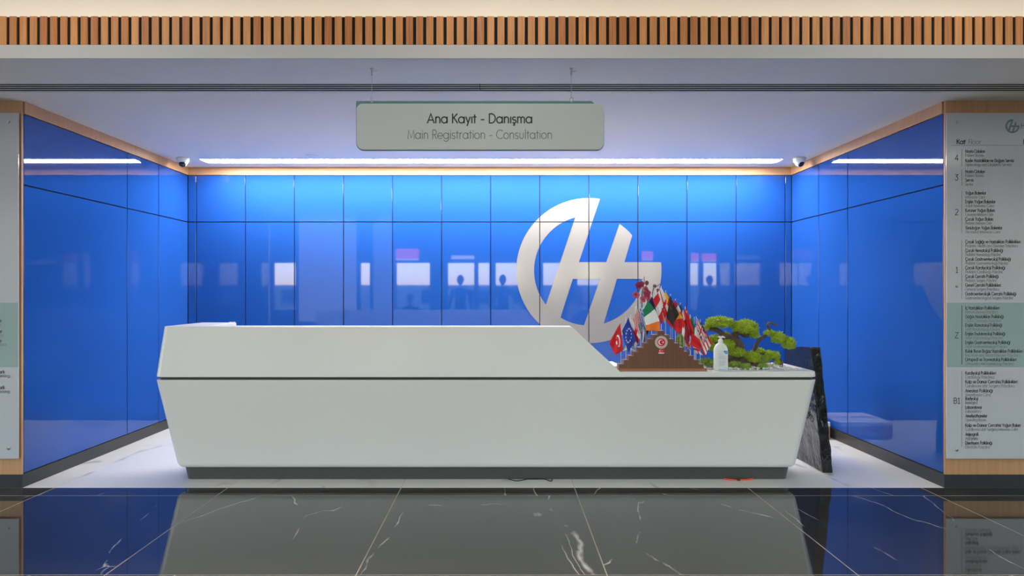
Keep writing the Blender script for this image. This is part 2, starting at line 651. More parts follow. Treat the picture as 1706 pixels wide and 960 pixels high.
# soffit ceiling of the alcove, split by the air slot
VY0, VY1 = -0.365, -0.205
bm = bmesh.new()
box(bm, LX0, LX1, -0.80, VY0, ZC, 2.755)
box(bm, LX0, LX1, VY1, YB + 0.1, ZC, ZC + 0.1)
box(bm, LX0, LX1, VY0, VY1, ZC + 0.075, ZC + 0.1)
ceil = tag(obj('ceiling', bm, M_CEIL), kind='structure')

tag(obj('trim_5', bx(LX0, LX1, -0.806, -0.8005, ZC - 0.001, 2.7555), mat('fascia_paint', (0.60, 0.60, 0.59), rough=0.6, var=0.01)), kind='structure')
# upper lobby ceiling + cove wall behind the slats
bm = bmesh.new()
box(bm, LX0, LX1, -0.46, -0.40, 2.755, LZ)
box(bm, LX0, LX1, LB, -0.40, LZ, LZ + 0.1)
box(bm, LX0, LX1, -0.765, -0.46, 2.755, 2.79)
tag(obj('ceiling_cove', bm, M_WHITE), kind='structure')

# slatted fascia
trim = tag(obj('trim_1', bx(-6.2, 6.2, -0.796, -0.766, 2.756, 2.917), M_BLACK), kind='structure')
PER = 16.92 * (D - 0.8) / D / S
x = W(1302.5, 50, -0.8).x - PER * 110
slat_me = None
while x < 6.15:
    if x > -5.2 and x < 5.2:
        if slat_me is None:
            o = obj('slat', bx(0, 0.0398, -0.805, -0.7965, 2.7565, 2.919, 0.0012, 1), M_SLAT, trim, (x, 0, 0))
            slat_me = o.data
        else:
            obj('slat', slat_me, None, trim, (x, 0, 0))
    x += PER

# blue glass walls
JG = 0.009
PT = 0.012


def panel(parent, origin, w, h, axis):
    """a glass panel w x h; axis 'X' faces -Y, 'L' faces +X, 'R' faces -X"""
    k = ('panel', round(w, 3), round(h, 3), axis)
    if k not in cache:
        g = JG / 2
        if axis == 'X':
            b = bx(g, w - g, 0, PT, g, h - g, 0.001, 1)
        elif axis == 'L':
            b = bx(-PT, 0, g, w - g, g, h - g, 0.001, 1)
        else:
            b = bx(0, PT, g, w - g, g, h - g, 0.001, 1)
        me = bpy.data.meshes.new('panel')
        bmesh.ops.recalc_face_normals(b, faces=b.faces)
        b.to_mesh(me)
        b.free()
        me.materials.append(M_BLUE)
        cache[k] = me
    obj('panel', cache[k], None, parent, origin)


wb = tag(obj('wall_back', bx(XL - 0.1, XR + 0.1, YB + 0.013, YB + 0.1, 0, ZC), M_JOINT), kind='structure')
PW = 0.5196
JX = [-3.235 + PW * k for k in range(13)]
bxs = [XL] + JX + [XR]
ZT = ZC - TR
for z0, z1 in ((SK, ZJ), (ZJ, ZT)):
    for a, b in zip(bxs, bxs[1:]):
        panel(wb, (a, YB, z0), b - a, z1 - z0, 'X')
SJ = [0.019, 1.255, 1.775, YB]
wl = tag(obj('wall_left', bx(XL - 0.1, XL - 0.013, 0.019, YB + 0.1, 0, ZC), M_JOINT), kind='structure')
wr = tag(obj('wall_right', bx(XR + 0.013, XR + 0.1, 0.019, YB + 0.1, 0, ZC), M_JOINT), kind='structure')
for z0, z1 in ((SK, ZJ), (ZJ, ZT)):
    for a, b in zip(SJ, SJ[1:]):
        panel(wl, (XL, a, z0), b - a, z1 - z0, 'L')
        panel(wr, (XR, a, z0), b - a, z1 - z0, 'R')
# skirtings
tag(obj('baseboard_back', bx(XL, XR, YB - 0.008, YB + 0.014, 0, SK), M_DARK), kind='structure')
tag(obj('baseboard_left', bx(XL - 0.014, XL + 0.008, 0.0, YB - 0.009, 0, SK), M_DARK), kind='structure')
tag(obj('baseboard_right', bx(XR - 0.008, XR + 0.014, 0.0, YB - 0.009, 0, SK), M_DARK), kind='structure')
# wood trims under the ceiling
tag(obj('trim_2', bx(XL, XR, YB - 0.01, YB + 0.014, ZT, ZC - 0.0005), M_WOOD), kind='structure')
tag(obj('trim_3', bx(XL - 0.012, XL + 0.01, 0.019, YB - 0.011, ZT, ZC - 0.0005), M_WOODV), kind='structure')
tag(obj('trim_4', bx(XR - 0.01, XR + 0.012, 0.019, YB - 0.011, ZT, ZC - 0.0005), M_WOODV), kind='structure')
# wood clad column fronts
bm = bmesh.new()
box(bm, -5.0, XL, 0.0, 0.018, SK, ZC - 0.0005)
box(bm, -5.0, XL - 0.1, 0.018, 0.1, SK, ZC - 0.0005)
tag(obj('wall_front_left', bm, M_WOODV), kind='structure')
bm = bmesh.new()
box(bm, XR, 5.0, 0.0, 0.018, SK, ZC - 0.0005)
box(bm, XR + 0.1, 5.0, 0.018, 0.1, SK, ZC - 0.0005)
tag(obj('wall_front_right', bm, M_WOODV), kind='structure')
tag(obj('baseboard_front_left', bx(-5.0, XL - 0.0145, 0.0, 0.1, 0, SK), M_DARK), kind='structure')
tag(obj('baseboard_front_right', bx(XR + 0.0145, 5.0, 0.0, 0.1, 0, SK), M_DARK), kind='structure')
bm = bmesh.new()
box(bm, LX0, -5.0, 0.0, 0.1, 0, ZC)
box(bm, 5.0, LX1, 0.0, 0.1, 0, ZC)
tag(obj('wall_front_outer', bm, M_WHITE), kind='structure')

# lobby behind the camera: side walls, facade with windows, lamps
M_LWALL = mat('lobby_wall', (0.62, 0.60, 0.57), rough=0.6)
M_LDARK = mat('facade_grey', (0.10, 0.11, 0.13), rough=0.4)
M_LLIGHT = mat('facade_white', (0.75, 0.75, 0.74), rough=0.5)
SWY0, SWY1, SWZ0, SWZ1 = -9.4, -1.6, 0.25, 3.3      # unseen side glazing added to light soffit and desk
for nm, xa in (('wall_lobby_left', LX0 - 0.1), ('wall_lobby_right', LX1)):
    bm = bmesh.new()
    box(bm, xa, xa + 0.1, LB - 0.1, 0.1, 0, SWZ0)
    box(bm, xa, xa + 0.1, LB - 0.1, 0.1, SWZ1, LZ)
    box(bm, xa, xa + 0.1, LB - 0.1, SWY0, SWZ0, SWZ1)
    box(bm, xa, xa + 0.1, SWY1, 0.1, SWZ0, SWZ1)
    tag(obj(nm, bm, M_LWALL), kind='structure')
KF = (YB + D + YB - LB) / (S * D)      # metres on the facade per mirrored pixel
FX = lambda px: (px - VX) * KF
FZ = lambda py: EYE + (VY - py) * KF
wins = [(455, 492), (600, 616), (660, 716), (746, 790), (797, 815), (826, 868), (905, 938), (962, 1003), (1069, 1088), (1150, 1165), (1172, 1200), (1262, 1272), (1284, 1292)]
wz0, wz1 = FZ(516), FZ(438)
bm = bmesh.new()
box(bm, LX0, LX1, LB - 0.15, LB, 0, wz0)
box(bm, LX0, LX1, LB - 0.15, LB, wz1, LZ)
cur = LX0
for a, b in wins:
    box(bm, cur, FX(a), LB - 0.15, LB, wz0, wz1)
    cur = FX(b)
box(bm, cur, LX1, LB - 0.15, LB, wz0, wz1)
tag(obj('wall_lobby_back', bm, M_LDARK), kind='structure')

M_PANE = bpy.data.materials.new('window_glass')
M_PANE.use_nodes = True
nt = M_PANE.node_tree
nt.nodes.remove(nt.nodes['Principled BSDF'])
t = nt.nodes.new('ShaderNodeBsdfTransparent')
t.inputs[0].default_value = (0.94, 0.94, 0.90, 1)
g = nt.nodes.new('ShaderNodeBsdfGlossy')
g.inputs['Roughness'].default_value = 0.02
fr = nt.nodes.new('ShaderNodeFresnel')
mxs = nt.nodes.new('ShaderNodeMixShader')
nt.links.new(fr.outputs[0], mxs.inputs[0])
nt.links.new(t.outputs[0], mxs.inputs[1])
nt.links.new(g.outputs[0], mxs.inputs[2])
nt.links.new(mxs.outputs[0], nt.nodes['Material Output'].inputs[0])
for i, (a, b) in enumerate(wins):
    w_ = tag(obj('window_%d' % (i + 1), bx(FX(a), FX(b), LB - 0.09, LB - 0.08, wz0, wz1), M_PANE), kind='structure')
M_MULL = mat('mullion_grey', (0.25, 0.26, 0.27), rough=0.4)
for nm, xa in (('window_19', LX0 - 0.1), ('window_20', LX1)):  # side windows added out of view to let in more sky light
    w_ = tag(obj(nm, bx(xa + 0.04, xa + 0.05, SWY0, SWY1, SWZ0, SWZ1), M_PANE), kind='structure')
    for k in range(6):
        y_ = SWY0 + (SWY1 - SWY0) * k / 5
        obj('mullion', bx(xa + 0.005, xa + 0.095, y_ - 0.03, y_ + 0.03, SWZ0, SWZ1), M_MULL, w_)
# glow panels added on the facade, veiling the mirrored glass, lighting the soffit
for k, (a, b, e) in enumerate(((300, 449, 1.5), (498, 594, 1.2), (622, 655, 0.7))):
    m_ = mat('facade_glow_panel_%d' % k, (0.8, 0.8, 0.78), rough=0.8, emit=(0.95, 0.98, 1.0), emit_s=e)
    w_ = tag(obj('window_%d' % (21 + k), bx(FX(a), FX(b), LB, LB + 0.012, 0.5, 3.58), m_), kind='structure')  # added glowing sheet, no opening behind it
    obj('window_frame', bx(FX(a), FX(b), LB, LB + 0.05, 0.44, 0.5), M_MULL, w_)
M_RED = mat('sign_red', (0.75, 0.05, 0.09), rough=0.4, emit=(1.0, 0.10, 0.16), emit_s=5.0)
M_SGW = mat('sign_white', (0.8, 0.8, 0.8), rough=0.4, emit=(1.0, 1.0, 1.0), emit_s=4.0)

# street outside the facade: a low wall added to dim the mirrored windows, and a hedge
m_ = mat('added_wall_render', (0.50, 0.51, 0.52), rough=0.8, var=0.2, vscale=0.4)
blk = tag(obj('added_street_wall', bx(-30, 30, -24.6, -24, -0.13, 1.75), m_), kind='structure')
m2_ = mat('added_wall_panel', (0.05, 0.06, 0.07), rough=0.2)
wme = None
for ix in range(24):
    for iz in range(1):
        if wme is None:
            wme = obj('pane', bx(-0.55, 0.55, -0.02, 0.03, 0, 0.7), m2_, blk, (-27.6 + 2.4 * ix, -24, 0.8 + 2.2 * iz)).data
        else:
            obj('pane', wme, None, blk, (-27.6 + 2.4 * ix, -24, 0.8 + 2.2 * iz))
bm = bmesh.new()
for ix in range(40):
    x_ = -12 + 0.6 * ix
    bmesh.ops.create_icosphere(bm, subdivisions=2, radius=0.5, matrix=Matrix.Translation((x_, -15.0 + 0.2 * math.sin(ix * 2.1), 0.25)) @ Matrix.Rotation(ix, 4, 'Z'))
for v_ in bm.verts:
    v_.co += v_.co.normalized() * 0.12 * noise.noise(v_.co * 4)
hg = obj('hedge', bm, mat('hedge_green', (0.06, 0.14, 0.03), rough=0.8, var=0.5, vscale=5))
tag(hg, 'low clipped green hedge along the street outside the lobby', 'hedge', kind='stuff')
# paving outside
tag(obj('ground_outside', bx(-60, 60, -60, 40, -0.4, -0.13), mat('paving', (0.35, 0.34, 0.32), rough=0.8)), kind='structure')

# ================================================================== LAMPS
# recessed linear light along the back wall
t = thing('linear_ceiling_light', 'long recessed white linear light in the soffit above the blue back wall', 'ceiling light', (0, 0, ZC))
lx0, lx1, ly0, ly1 = -3.0, 2.79, 1.93, 2.11
bm = bmesh.new()
for a in ((lx0 - 0.012, lx1 + 0.012, ly0 - 0.012, ly0), (lx0 - 0.012, lx1 + 0.012, ly1, ly1 + 0.012), (lx0 - 0.012, lx0, ly0, ly1), (lx1, lx1 + 0.012, ly0, ly1)):
    box(bm, *a, -0.004, 0.0)
obj('frame', bm, M_PLASTIC, t)
obj('diffuser', bx(lx0, lx1, ly0, ly1, -0.002, 0.0), M_LED, t)

# warm strip inside the cove above the slats
t = tag(obj('cove_light_strip', bx(-6.0, 6.0, -0.70, -0.66, 2.791, 2.803), M_COVE), 'warm light strip hidden in the cove behind the wooden slats', 'light strip')

# lobby ceiling panels
lamp_me = None
for ix in range(7):
    for iy in range(3):
        lx, ly = -7.5 + 2.5 * ix, -1.9 - 2.2 * iy
        t = thing('ceiling_panel_light', 'square flush light panel in the high lobby ceiling', 'ceiling light', (lx, ly, LZ), group='lobby ceiling panel lights')
        if lamp_me is None:
            bm = bmesh.new()
            for a in ((-0.32, 0.32, -0.32, -0.3), (-0.32, 0.32, 0.3, 0.32), (-0.32, -0.3, -0.3, 0.3), (0.3, 0.32, -0.3, 0.3)):
                box(bm, *a, -0.012, 0.0)
            lamp_fr = obj('frame', bm, M_PLASTIC, t).data
            lamp_me = obj('diffuser', bx(-0.3, 0.3, -0.3, 0.3, -0.008, 0.0), M_LOBBY, t).data
        else:
            obj('frame', lamp_fr, None, t)
            obj('diffuser', lamp_me, None, t)

# ================================================================== CEILING FITTINGS
# linear slot diffuser
t = thing('linear_air_vent', 'long white linear air vent with four black slots in the soffit', 'air vent', (0, 0, ZC))
obj('cavity', bx(-6.0, 6.0, VY0, VY1, 0.0035, 0.074), M_BLACK, t)
slots = 4
mar = 0.006
pit = (VY1 - VY0 - mar) / slots
for k in range(slots + 1):
    y = VY0 + k * pit
    for (xa, xb) in ((-6.0, -0.143), (-0.139, 6.0)):
        obj('blade', bx(xa, xb, y, y + mar + (0.003 if 0 < k < slots else 0.004), 0.0, 0.002), M_CEIL, t)

# round flush fitting
c = W(521, 260.5, 1.80)
t = thing('ceiling_spotlight', 'small round white recessed spotlight set flush in the soffit', 'spotlight', (c.x, 1.78, ZC))
bm = bmesh.new()
lathe(bm, [(0.058, 0.0), (0.06, -0.002), (0.056, -0.005), (0.045, -0.003)], 32)
obj('rim', bm, M_CEIL, t, smooth=True)
bm = bmesh.new()
lathe(bm, [(0.001, -0.0042), (0.04, -0.0044), (0.044, -0.003)], 32)
obj('lens', bm, M_PLASTIC, t)


def dome_camera(px, look, label):
    c = W(px, 263, 1.88)
    t = thing('dome_camera', label, 'security camera', (c.x, 1.88, ZC), group='ceiling dome cameras')
    bm = bmesh.new()
    lathe(bm, [(0.058, 0.0), (0.06, -0.003), (0.06, -0.012), (0.058, -0.016), (0.0585, -0.018), (0.055, -0.04), (0.048, -0.048), (0.02, -0.049)], 36)
    obj('housing', bm, M_PLASTIC, t, smooth=True)
    bm = bmesh.new()
    n = 10
    prof = [(0.043 * math.cos(a), -0.044 - 0.043 * math.sin(a)) for a in [PI / 2 * i / n for i in range(n)]] + [(0.001, -0.087)]
    lathe(bm, prof, 32)
    ball = obj('ball', bm, M_PLASTIC, t, smooth=True)
    d = Vector(look).normalized()
    q = d.to_track_quat('Z', 'Y')
    bm = bmesh.new()
    prof = [(0.0265, 0.0335), (0.0265, 0.036), (0.024, 0.039), (0.012, 0.042), (0.001, 0.043)]
    lathe(bm, prof, 28)
    bmesh.ops.transform(bm, matrix=Matrix.Translation((0, 0, -0.046)) @ q.to_matrix().to_4x4(), verts=bm.verts)
    lens = obj('lens', bm, M_LENS, t, smooth=True)
    bm = bmesh.new()
    lathe(bm, [(0.031, 0.029), (0.0312, 0.0325), (0.0265, 0.0345), (0.026, 0.030)], 28)
    bmesh.ops.transform(bm, matrix=Matrix.Translation((0, 0, -0.046)) @ q.to_matrix().to_4x4(), verts=bm.verts)
    obj('lens_ring', bm, M_DARK, t, smooth=True)
    return t


dome_camera(304.5, (0.25, -0.8, -0.75), 'white dome camera on the soffit beside the pale blue left wall')
dome_camera(1332, (0.35, -0.8, -0.75), 'white dome camera on the soffit beside the deep blue right wall')

# ================================================================== HANGING SIGN
YS = -0.65
o0 = W(593, 168, YS)
o1 = W(1006.5, 251, YS)
t = thing('hanging_sign', 'pale green registration sign hung on two wires from the soffit', 'sign', ((o0.x + o1.x) / 2, YS, o1.z))
ox, oz = t.location.x, t.location.z


def SP(px, py):
    p = W(px, py, YS)
    return (p.x - ox, p.z - oz)


def rr(x0, z0, x1, z1, rads, seg=8):
    return round_poly([(x0, z0), (x1, z0), (x1, z1), (x0, z1)], rads, seg)


pw = (D + YS) / D / S
a = SP(593, 251)
b = SP(1006.7, 168)
lp = round_poly([a, (b[0], a[1]), (b[0], b[1] - 20 * pw), (b[0] - 21 * pw, b[1]), (a[0], b[1])], [13 * pw, 13 * pw, 6 * pw, 2 * pw, 0.0005], 8)
obj('back_plate', curve_mesh('back_plate', [lp], 0.006), M_SIGNB, t, (0, 0.008, 0))
a = SP(594.3, 249.6)
b = SP(1005.8, 173)
lp = rr(a[0], a[1], b[0], b[1], [12 * pw, 12 * pw, 12 * pw, 10 * pw])
fp = obj('front_plate', curve_mesh('front_plate', [lp], 0.008), M_SIGNF, t, (0, 0.0, 0))
bm = bmesh.new()
x0, z0 = SP(712, 205.3)
x1, _ = SP(888, 205.3)
fit_text(bm, 'Ana Kayıt - Danışma', x0, x1, z0, 15.2 * pw, 2.1 * pw, -0.0046)
tx = print_of(obj('lettering', bm, M_INK, fp))
tx['label'] = 'dark lettering of the first line'
bm = bmesh.new()
x0, z0 = SP(679, 231.5)
x1, _ = SP(921, 231.5)
fit_text(bm, 'Main Registration - Consultation', x0, x1, z0, 14.6 * pw, 1.05 * pw, -0.0046)
print_of(obj('lettering', bm, mat('ink_mid', (0.10, 0.11, 0.12), rough=0.5), fp))
for px in (619, 952):
    sx = W(px, 168, YS).x - ox
    ztop = ZC - oz
    zs = W(px, 168, YS).z - oz
    bm = bmesh.new()
    tube(bm, [(sx, 0.008, zs + 0.02), (sx, 0.008, ztop - 0.02)], 0.0013, 6)
    obj('wire', bm, M_STEEL, t)
    bm = bmesh.new()
    lathe(bm, [(0.004, ztop - 0.042), (0.0055, ztop - 0.04), (0.0055, ztop - 0.004), (0.011, ztop - 0.003), (0.011, ztop)], 12, (sx, 0.008, 0))
    tube(bm, [(sx + 0.004, 0.008, ztop - 0.02), (sx + 0.016, 0.008, ztop - 0.019), (sx + 0.032, 0.008, ztop - 0.014)], [0.003, 0.002, 0.001], 6)
    obj('wire_gripper', bm, M_STEEL, t)
    bm = bmesh.new()
    ringp = [(sx + 0.0075 * math.cos(q), 0.004, zs + 0.006 + 0.013 * math.sin(q) * (1 if math.sin(q) < 0 else 1.15)) for q in [2 * PI * i / 16 for i in range(17)]]
    tube(bm, ringp, 0.0022, 6)
    obj('hook', bm, M_STEEL, t)


# ================================================================== LOGO SHAPE
def logo_loops(R=1.0):
    """hospital H in a broken circle, radius R, centred on 0,0"""
    C = (981.0, 451.0)
    f = lambda x, y: ((x - C[0]) / 121.0 * R, (C[1] - y) / 121.0 * R)

    def circ(rad, x0, y0, x1, y1, ccw, n=40):
        a0 = math.atan2(C[1] - y0, x0 - C[0])
        a1 = math.atan2(C[1] - y1, x1 - C[0])
        if ccw and a1 < a0:
            a1 += 2 * PI
        if not ccw and a1 > a0:
            a1 -= 2 * PI
        return [(rad / 121.0 * R * math.cos(a0 + (a1 - a0) * i / n), rad / 121.0 * R * math.sin(a0 + (a1 - a0) * i / n)) for i in range(n + 1)]
    outer = circ(121, 999.5, 331.5, 1102, 437, True, 80) + [f(1040.3, 437)] + circ(93, 1053.4, 392.2, 1032, 373.4, True, 6) + [f(1010, 437), f(964.4, 437)]
    A = circ(91.3, 958.4, 363.0, 910, 507.5, True, 30)
    B = [f(954.4, 464.9), f(999.7, 464.9)] + circ(91.5, 973, 542.3, 933.4, 529.7, False, 8)
    Cc = [f(1027.8, 464.9)] + circ(91.5, 1005.9, 539.5, 1071, 464.9, True, 20)
    return [outer, A, B, Cc]


LR = 121 * (D + YB) / D / S
cx = (981 - VX) * (D + YB) / D / S
cz = EYE + (VY - 451) * (D + YB) / D / S
me = curve_mesh('wall_logo', logo_loops(LR), 0.002)
bm = bmesh.new()
bm.from_mesh(me)
for jx in JX:
    for s in (-1, 1):
        bmesh.ops.bisect_plane(bm, geom=bm.verts[:] + bm.edges[:] + bm.faces[:], plane_co=(jx - cx + s * JG / 2, 0, 0), plane_no=(1, 0, 0))
for s in (-1, 1):
    bmesh.ops.bisect_plane(bm, geom=bm.verts[:] + bm.edges[:] + bm.faces[:], plane_co=(0, 0, ZJ - cz + s * JG / 2), plane_no=(0, 0, 1))
kill = []
for f in bm.faces:
    q = f.calc_center_median()
    if any(abs(q.x - (jx - cx)) < JG * 0.45 for jx in JX) or abs(q.z - (ZJ - cz)) < JG * 0.45:
        kill.append(f)
bmesh.ops.delete(bm, geom=kill, context='FACES')
tag(obj('wall_logo', bm, M_CREAM, None, (cx, YB - 0.0012, cz)), 'large off-white emblem of an H in a broken circle on blue glass wall', 'emblem')

# ================================================================== RECEPTION DESK
desk = thing('reception_desk', 'long white faceted reception desk with a dark seam and a stepped-down counter', 'reception desk', (0, 0.06, 0))
DY = 0.06


def ring(pts, z, inset=0.0):
    n = len(pts)
    out = []
    for i in range(n):
        p = Vector(pts[i])
        j, k = i - 1, (i + 1) % n
        while (Vector(pts[j]) - p).length < 1e-7:
            j -= 1
        while (Vector(pts[k % n]) - p).length < 1e-7:
            k += 1
        d0 = (p - Vector(pts[j])).normalized()
        d1 = (Vector(pts[k % n]) - p).normalized()
        n0 = Vector((-d0.y, d0.x))
        n1 = Vector((-d1.y, d1.x))
        nn = (n0 + n1)
        nn = nn / max(0.5, nn.length_squared / 2) if nn.length > 1e-6 else n0
        q = p + nn * inset
        out.append((q.x, q.y - DY, z))
    return out


def lerp_pts(a, b, t_):
    return [(p[0] * (1 - t_) + q[0] * t_, p[1] * (1 - t_) + q[1] * t_) for p, q in zip(a, b)]


# lower body
zb, zt = 0.096, 0.732
bot = round_poly([(-2.332, 0.142), (2.112, 0.142), (2.112, 0.60), (-2.332, 0.60)], [0.06, 0.06, 0.03, 0.03])
top = round_poly([(-2.468, 0.10), (2.243, 0.10), (2.243, 0.67), (-2.468, 0.67)], [0.06, 0.06, 0.03, 0.03])
rg = []
for z, ins in ((zb, 0.030), (zb + 0.004, 0.018), (zb + 0.012, 0.008), (zb + 0.026, 0.0015), (zb + 0.04, 0.0), (0.25, 0), (0.5, 0), (zt - 0.006, 0.0), (zt - 0.0015, 0.002), (zt, 0.005)):
    rg.append(ring(lerp_pts(bot, top, (z - zb) / (zt - zb)), z, ins))
bm = bmesh.new()
loft(bm, rg)
obj('lower_body', bm, M_DESK, desk)
# seam
bm = bmesh.new()
loft(bm, [ring(top, zt - 0.002, 0.022), ring(top, 0.753, 0.022)])
obj('shadow_gap', bm, M_GAP, desk)
# raised front screen, L-shaped in plan, right end cut on a slope
z0, z1 = 0.751, 1.1105
lo = round_poly([(-2.468, 0.10), (0.882, 0.10), (0.882, 0.29), (-2.12, 0.29), (-2.12, 0.76), (-2.468, 0.76)], [0.06, 0.004, 0.004, 0.01, 0.02, 0.02])
hi = round_poly([(-2.420, 0.13), (0.496, 0.13), (0.496, 0.26), (-2.14, 0.26), (-2.14, 0.745), (-2.420, 0.745)], [0.045, 0.004, 0.004, 0.01, 0.02, 0.02])
rg = []
for z, ins in ((z0, 0.006), (z0 + 0.0015, 0.002), (z0 + 0.006, 0.0), (0.85, 0), (1.0, 0), (z1 - 0.006, 0.0), (z1 - 0.0015, 0.002), (z1, 0.006)):
    rg.append(ring(lerp_pts(lo, hi, (z - z0) / (z1 - z0)), z, ins))
bm = bmesh.new()
loft(bm, rg)
obj('raised_screen', bm, M_DESK, desk)
# low counter slab
ZS = 0.7915
sl = round_poly([(0.15, 0.1008), (2.243, 0.1008), (2.243, 0.67), (0.15, 0.67)], [0.002, 0.06, 0.03, 0.002])
sh = round_poly([(0.15, 0.1043), (2.241, 0.1043), (2.241, 0.67), (0.15, 0.67)], [0.002, 0.06, 0.03, 0.002])
rg = []
for z, ins in ((z0, 0.006), (z0 + 0.0015, 0.002), (z0 + 0.006, 0.0), (ZS - 0.008, 0.0), (ZS - 0.0025, 0.002), (ZS, 0.008)):
    rg.append(ring(lerp_pts(sl, sh, (z - z0) / (ZS - z0)), z, ins))
bm = bmesh.new()
loft(bm, rg)
obj('counter_slab', bm, M_DESK, desk)
# plinth
pl = round_poly([(-2.29, 0.205), (2.075, 0.205), (2.075, 0.56), (-2.29, 0.56)], [0.05, 0.05, 0.02, 0.02])
pl2 = round_poly([(-2.31, 0.20), (2.095, 0.20), (2.095, 0.56), (-2.31, 0.56)], [0.05, 0.05, 0.02, 0.02])
bm = bmesh.new()
loft(bm, [ring(pl, 0.0), ring(pl2, 0.1)])
obj('plinth', bm, M_PLINTH, desk)

# ================================================================== DIRECTORY BOARDS
DIR = [
    (263, '4', [(252, 'Hasta Odaları', 'Patient Rooms', 1641), (267.5, 'Kadın Hastalıkları ve Doğum Servisi', 'Gynecology and Obstetrics Service', 1689)], (249, 278)),
    (296, '3', [(285.7, 'Hasta Odaları', 'Patient Rooms', 1641), (300, 'Servis', 'Service', 1622)], (283, 310)),
    (353.5, '2', [(321.5, 'Yoğun Bakımlar', 'Intensive Care', 1643), (336, 'Erişkin Yoğun Bakımlar', 'Adult Intensive Care', 1658.5), (350.5, 'Koroner Yoğun Bakım', 'Coronary Intensive Care', 1657.5),
                  (365, 'Çocuk Yoğun Bakım', 'Pediatric Intensive Care', 1654.5), (379.5, 'Yenidoğan Yoğun Bakımlar', 'Neonatal Intensive Care', 1670)], (318, 389)),
    (450, '1', [(402.7, 'Çocuk Sağlığı ve Hastalıkları Poliklinikleri', 'Pediatric Health and Diseases Polyclinics', 1700.5), (417.3, 'Çocuk Hematoloji Polikliniği', 'Pediatric Hematology Polyclinic', 1671),
                (431.7, 'Çocuk Gastroenteroloji Polikliniği', 'Pediatric Gastroenterology Polyclinic', 1684), (446, 'Çocuk Kardiyoloji Polikliniği', 'Pediatric Cardiology Polyclinic', 1674.5),
                (460.5, 'Çocuk Cerrahi Polikliniği', 'Pediatric Surgery Polyclinic', 1663.5), (475, 'Genel Cerrahi Poliklinikleri', 'General Surgery Polyclinics', 1667.5),
                (489.5, 'Gastroenterolojik Cerrahi Polikliniği', 'Gastroenterological Surgery Polyclinic', 1693)], (400, 498)),
    (559, 'Z', [(513, 'İç Hastalıkları Poliklinikleri', 'Internal Diseases Polyclinics', 1665.5), (527.5, 'Göğüs Hastalıkları Polikliniği', 'Chest Diseases Polyclinic', 1672),
                (541.7, 'Erişkin Romatoloji Polikliniği', 'Adult Rheumatology Polyclinic', 1669.5), (556, 'Erişkin Endokrinoloji Polikliniği', 'Adult Endocrinology Polyclinic', 1674.5),
                (570.5, 'Erişkin Gastroenteroloji Polikliniği', 'Adult Gastroenterology Polyclinic', 1683), (585, 'Kulak Burun Boğaz Hastalıkları Poliklinikleri', 'Ear, Nose and Throat Diseases Polyclinics', 1704.5),
                (599, 'Ortopedi ve Travmatoloji Poliklinikleri', 'Orthopedics and Traumatology Polyclinics', 1693.5)], (509, 607)),
    (668, 'B1', [(621.5, 'Kardiyoloji Poliklinikleri', 'Cardiology Polyclinics', 1659.5), (636, 'Kalp ve Damar Cerrahisi Poliklinikleri', 'Cardiovascular Surgery Polyclinics', 1695.5),
                 (651, 'Anestezi Polikliniği', 'Anesthesia Clinic', 1654), (664, 'Radyoloji', 'Radiological', 1629.5), (678.5, 'Laboratuvar', 'Laboratory', 1636), (692.8, 'Ameliyathaneler', 'Operating Rooms', 1645),
                 (708.5, 'Kalp ve Damar Cerrahisi Yoğun Bakım', 'Cardiovascular Surgery Intensive Care', 1700.5), (723.5, 'Anjiyografi', 'Angiography', 1630), (738, 'Diyetisyen Polikliniği', 'Dietitian Polyclinic', 1653)], (618, 745)),
]
YD = -0.022
PX = (D + YD) / D / S


def board(label, px0, px1, loc_px, screws):
    c = W((px0 + px1) / 2, 765, YD)
    t = thing('directory_board', label, 'directory sign', (c.x, YD, W(0, 764.5, YD).z))
    X = lambda px: W(px, 0, YD).x - t.location.x
    Z = lambda py: W(0, py, YD).z - t.location.z
    obj('panel', bx(X(px0), X(px1), 0.0, 0.008, Z(764.5), Z(188), 0.001, 1), M_BOARD, t)
    obj('band', bx(X(px0), X(px1), -0.0008, 0.0005, Z(612), Z(504.5)), M_TEAL, t)
    for sx, sy in screws:
        bm = bmesh.new()
        lathe(bm, [(0.0095, 0.0), (0.0095, 0.004), (0.007, 0.006), (0.001, 0.0062)], 16)
        bmesh.ops.rotate(bm, cent=(0, 0, 0), matrix=Matrix.Rotation(PI / 2, 3, 'X'), verts=bm.verts)
        s_ = obj('cap_screw', bm, M_STEEL, t, (X(sx), 0.0, Z(sy)), smooth=False)
        bm = bmesh.new()
        lathe(bm, [(0.006, 0.0075), (0.006, 0.0219)], 12)
        bmesh.ops.rotate(bm, cent=(0, 0, 0), matrix=Matrix.Rotation(-PI / 2, 3, 'X'), verts=bm.verts)
        obj('spacer', bm, M_STEEL, s_)
    return t, X, Z


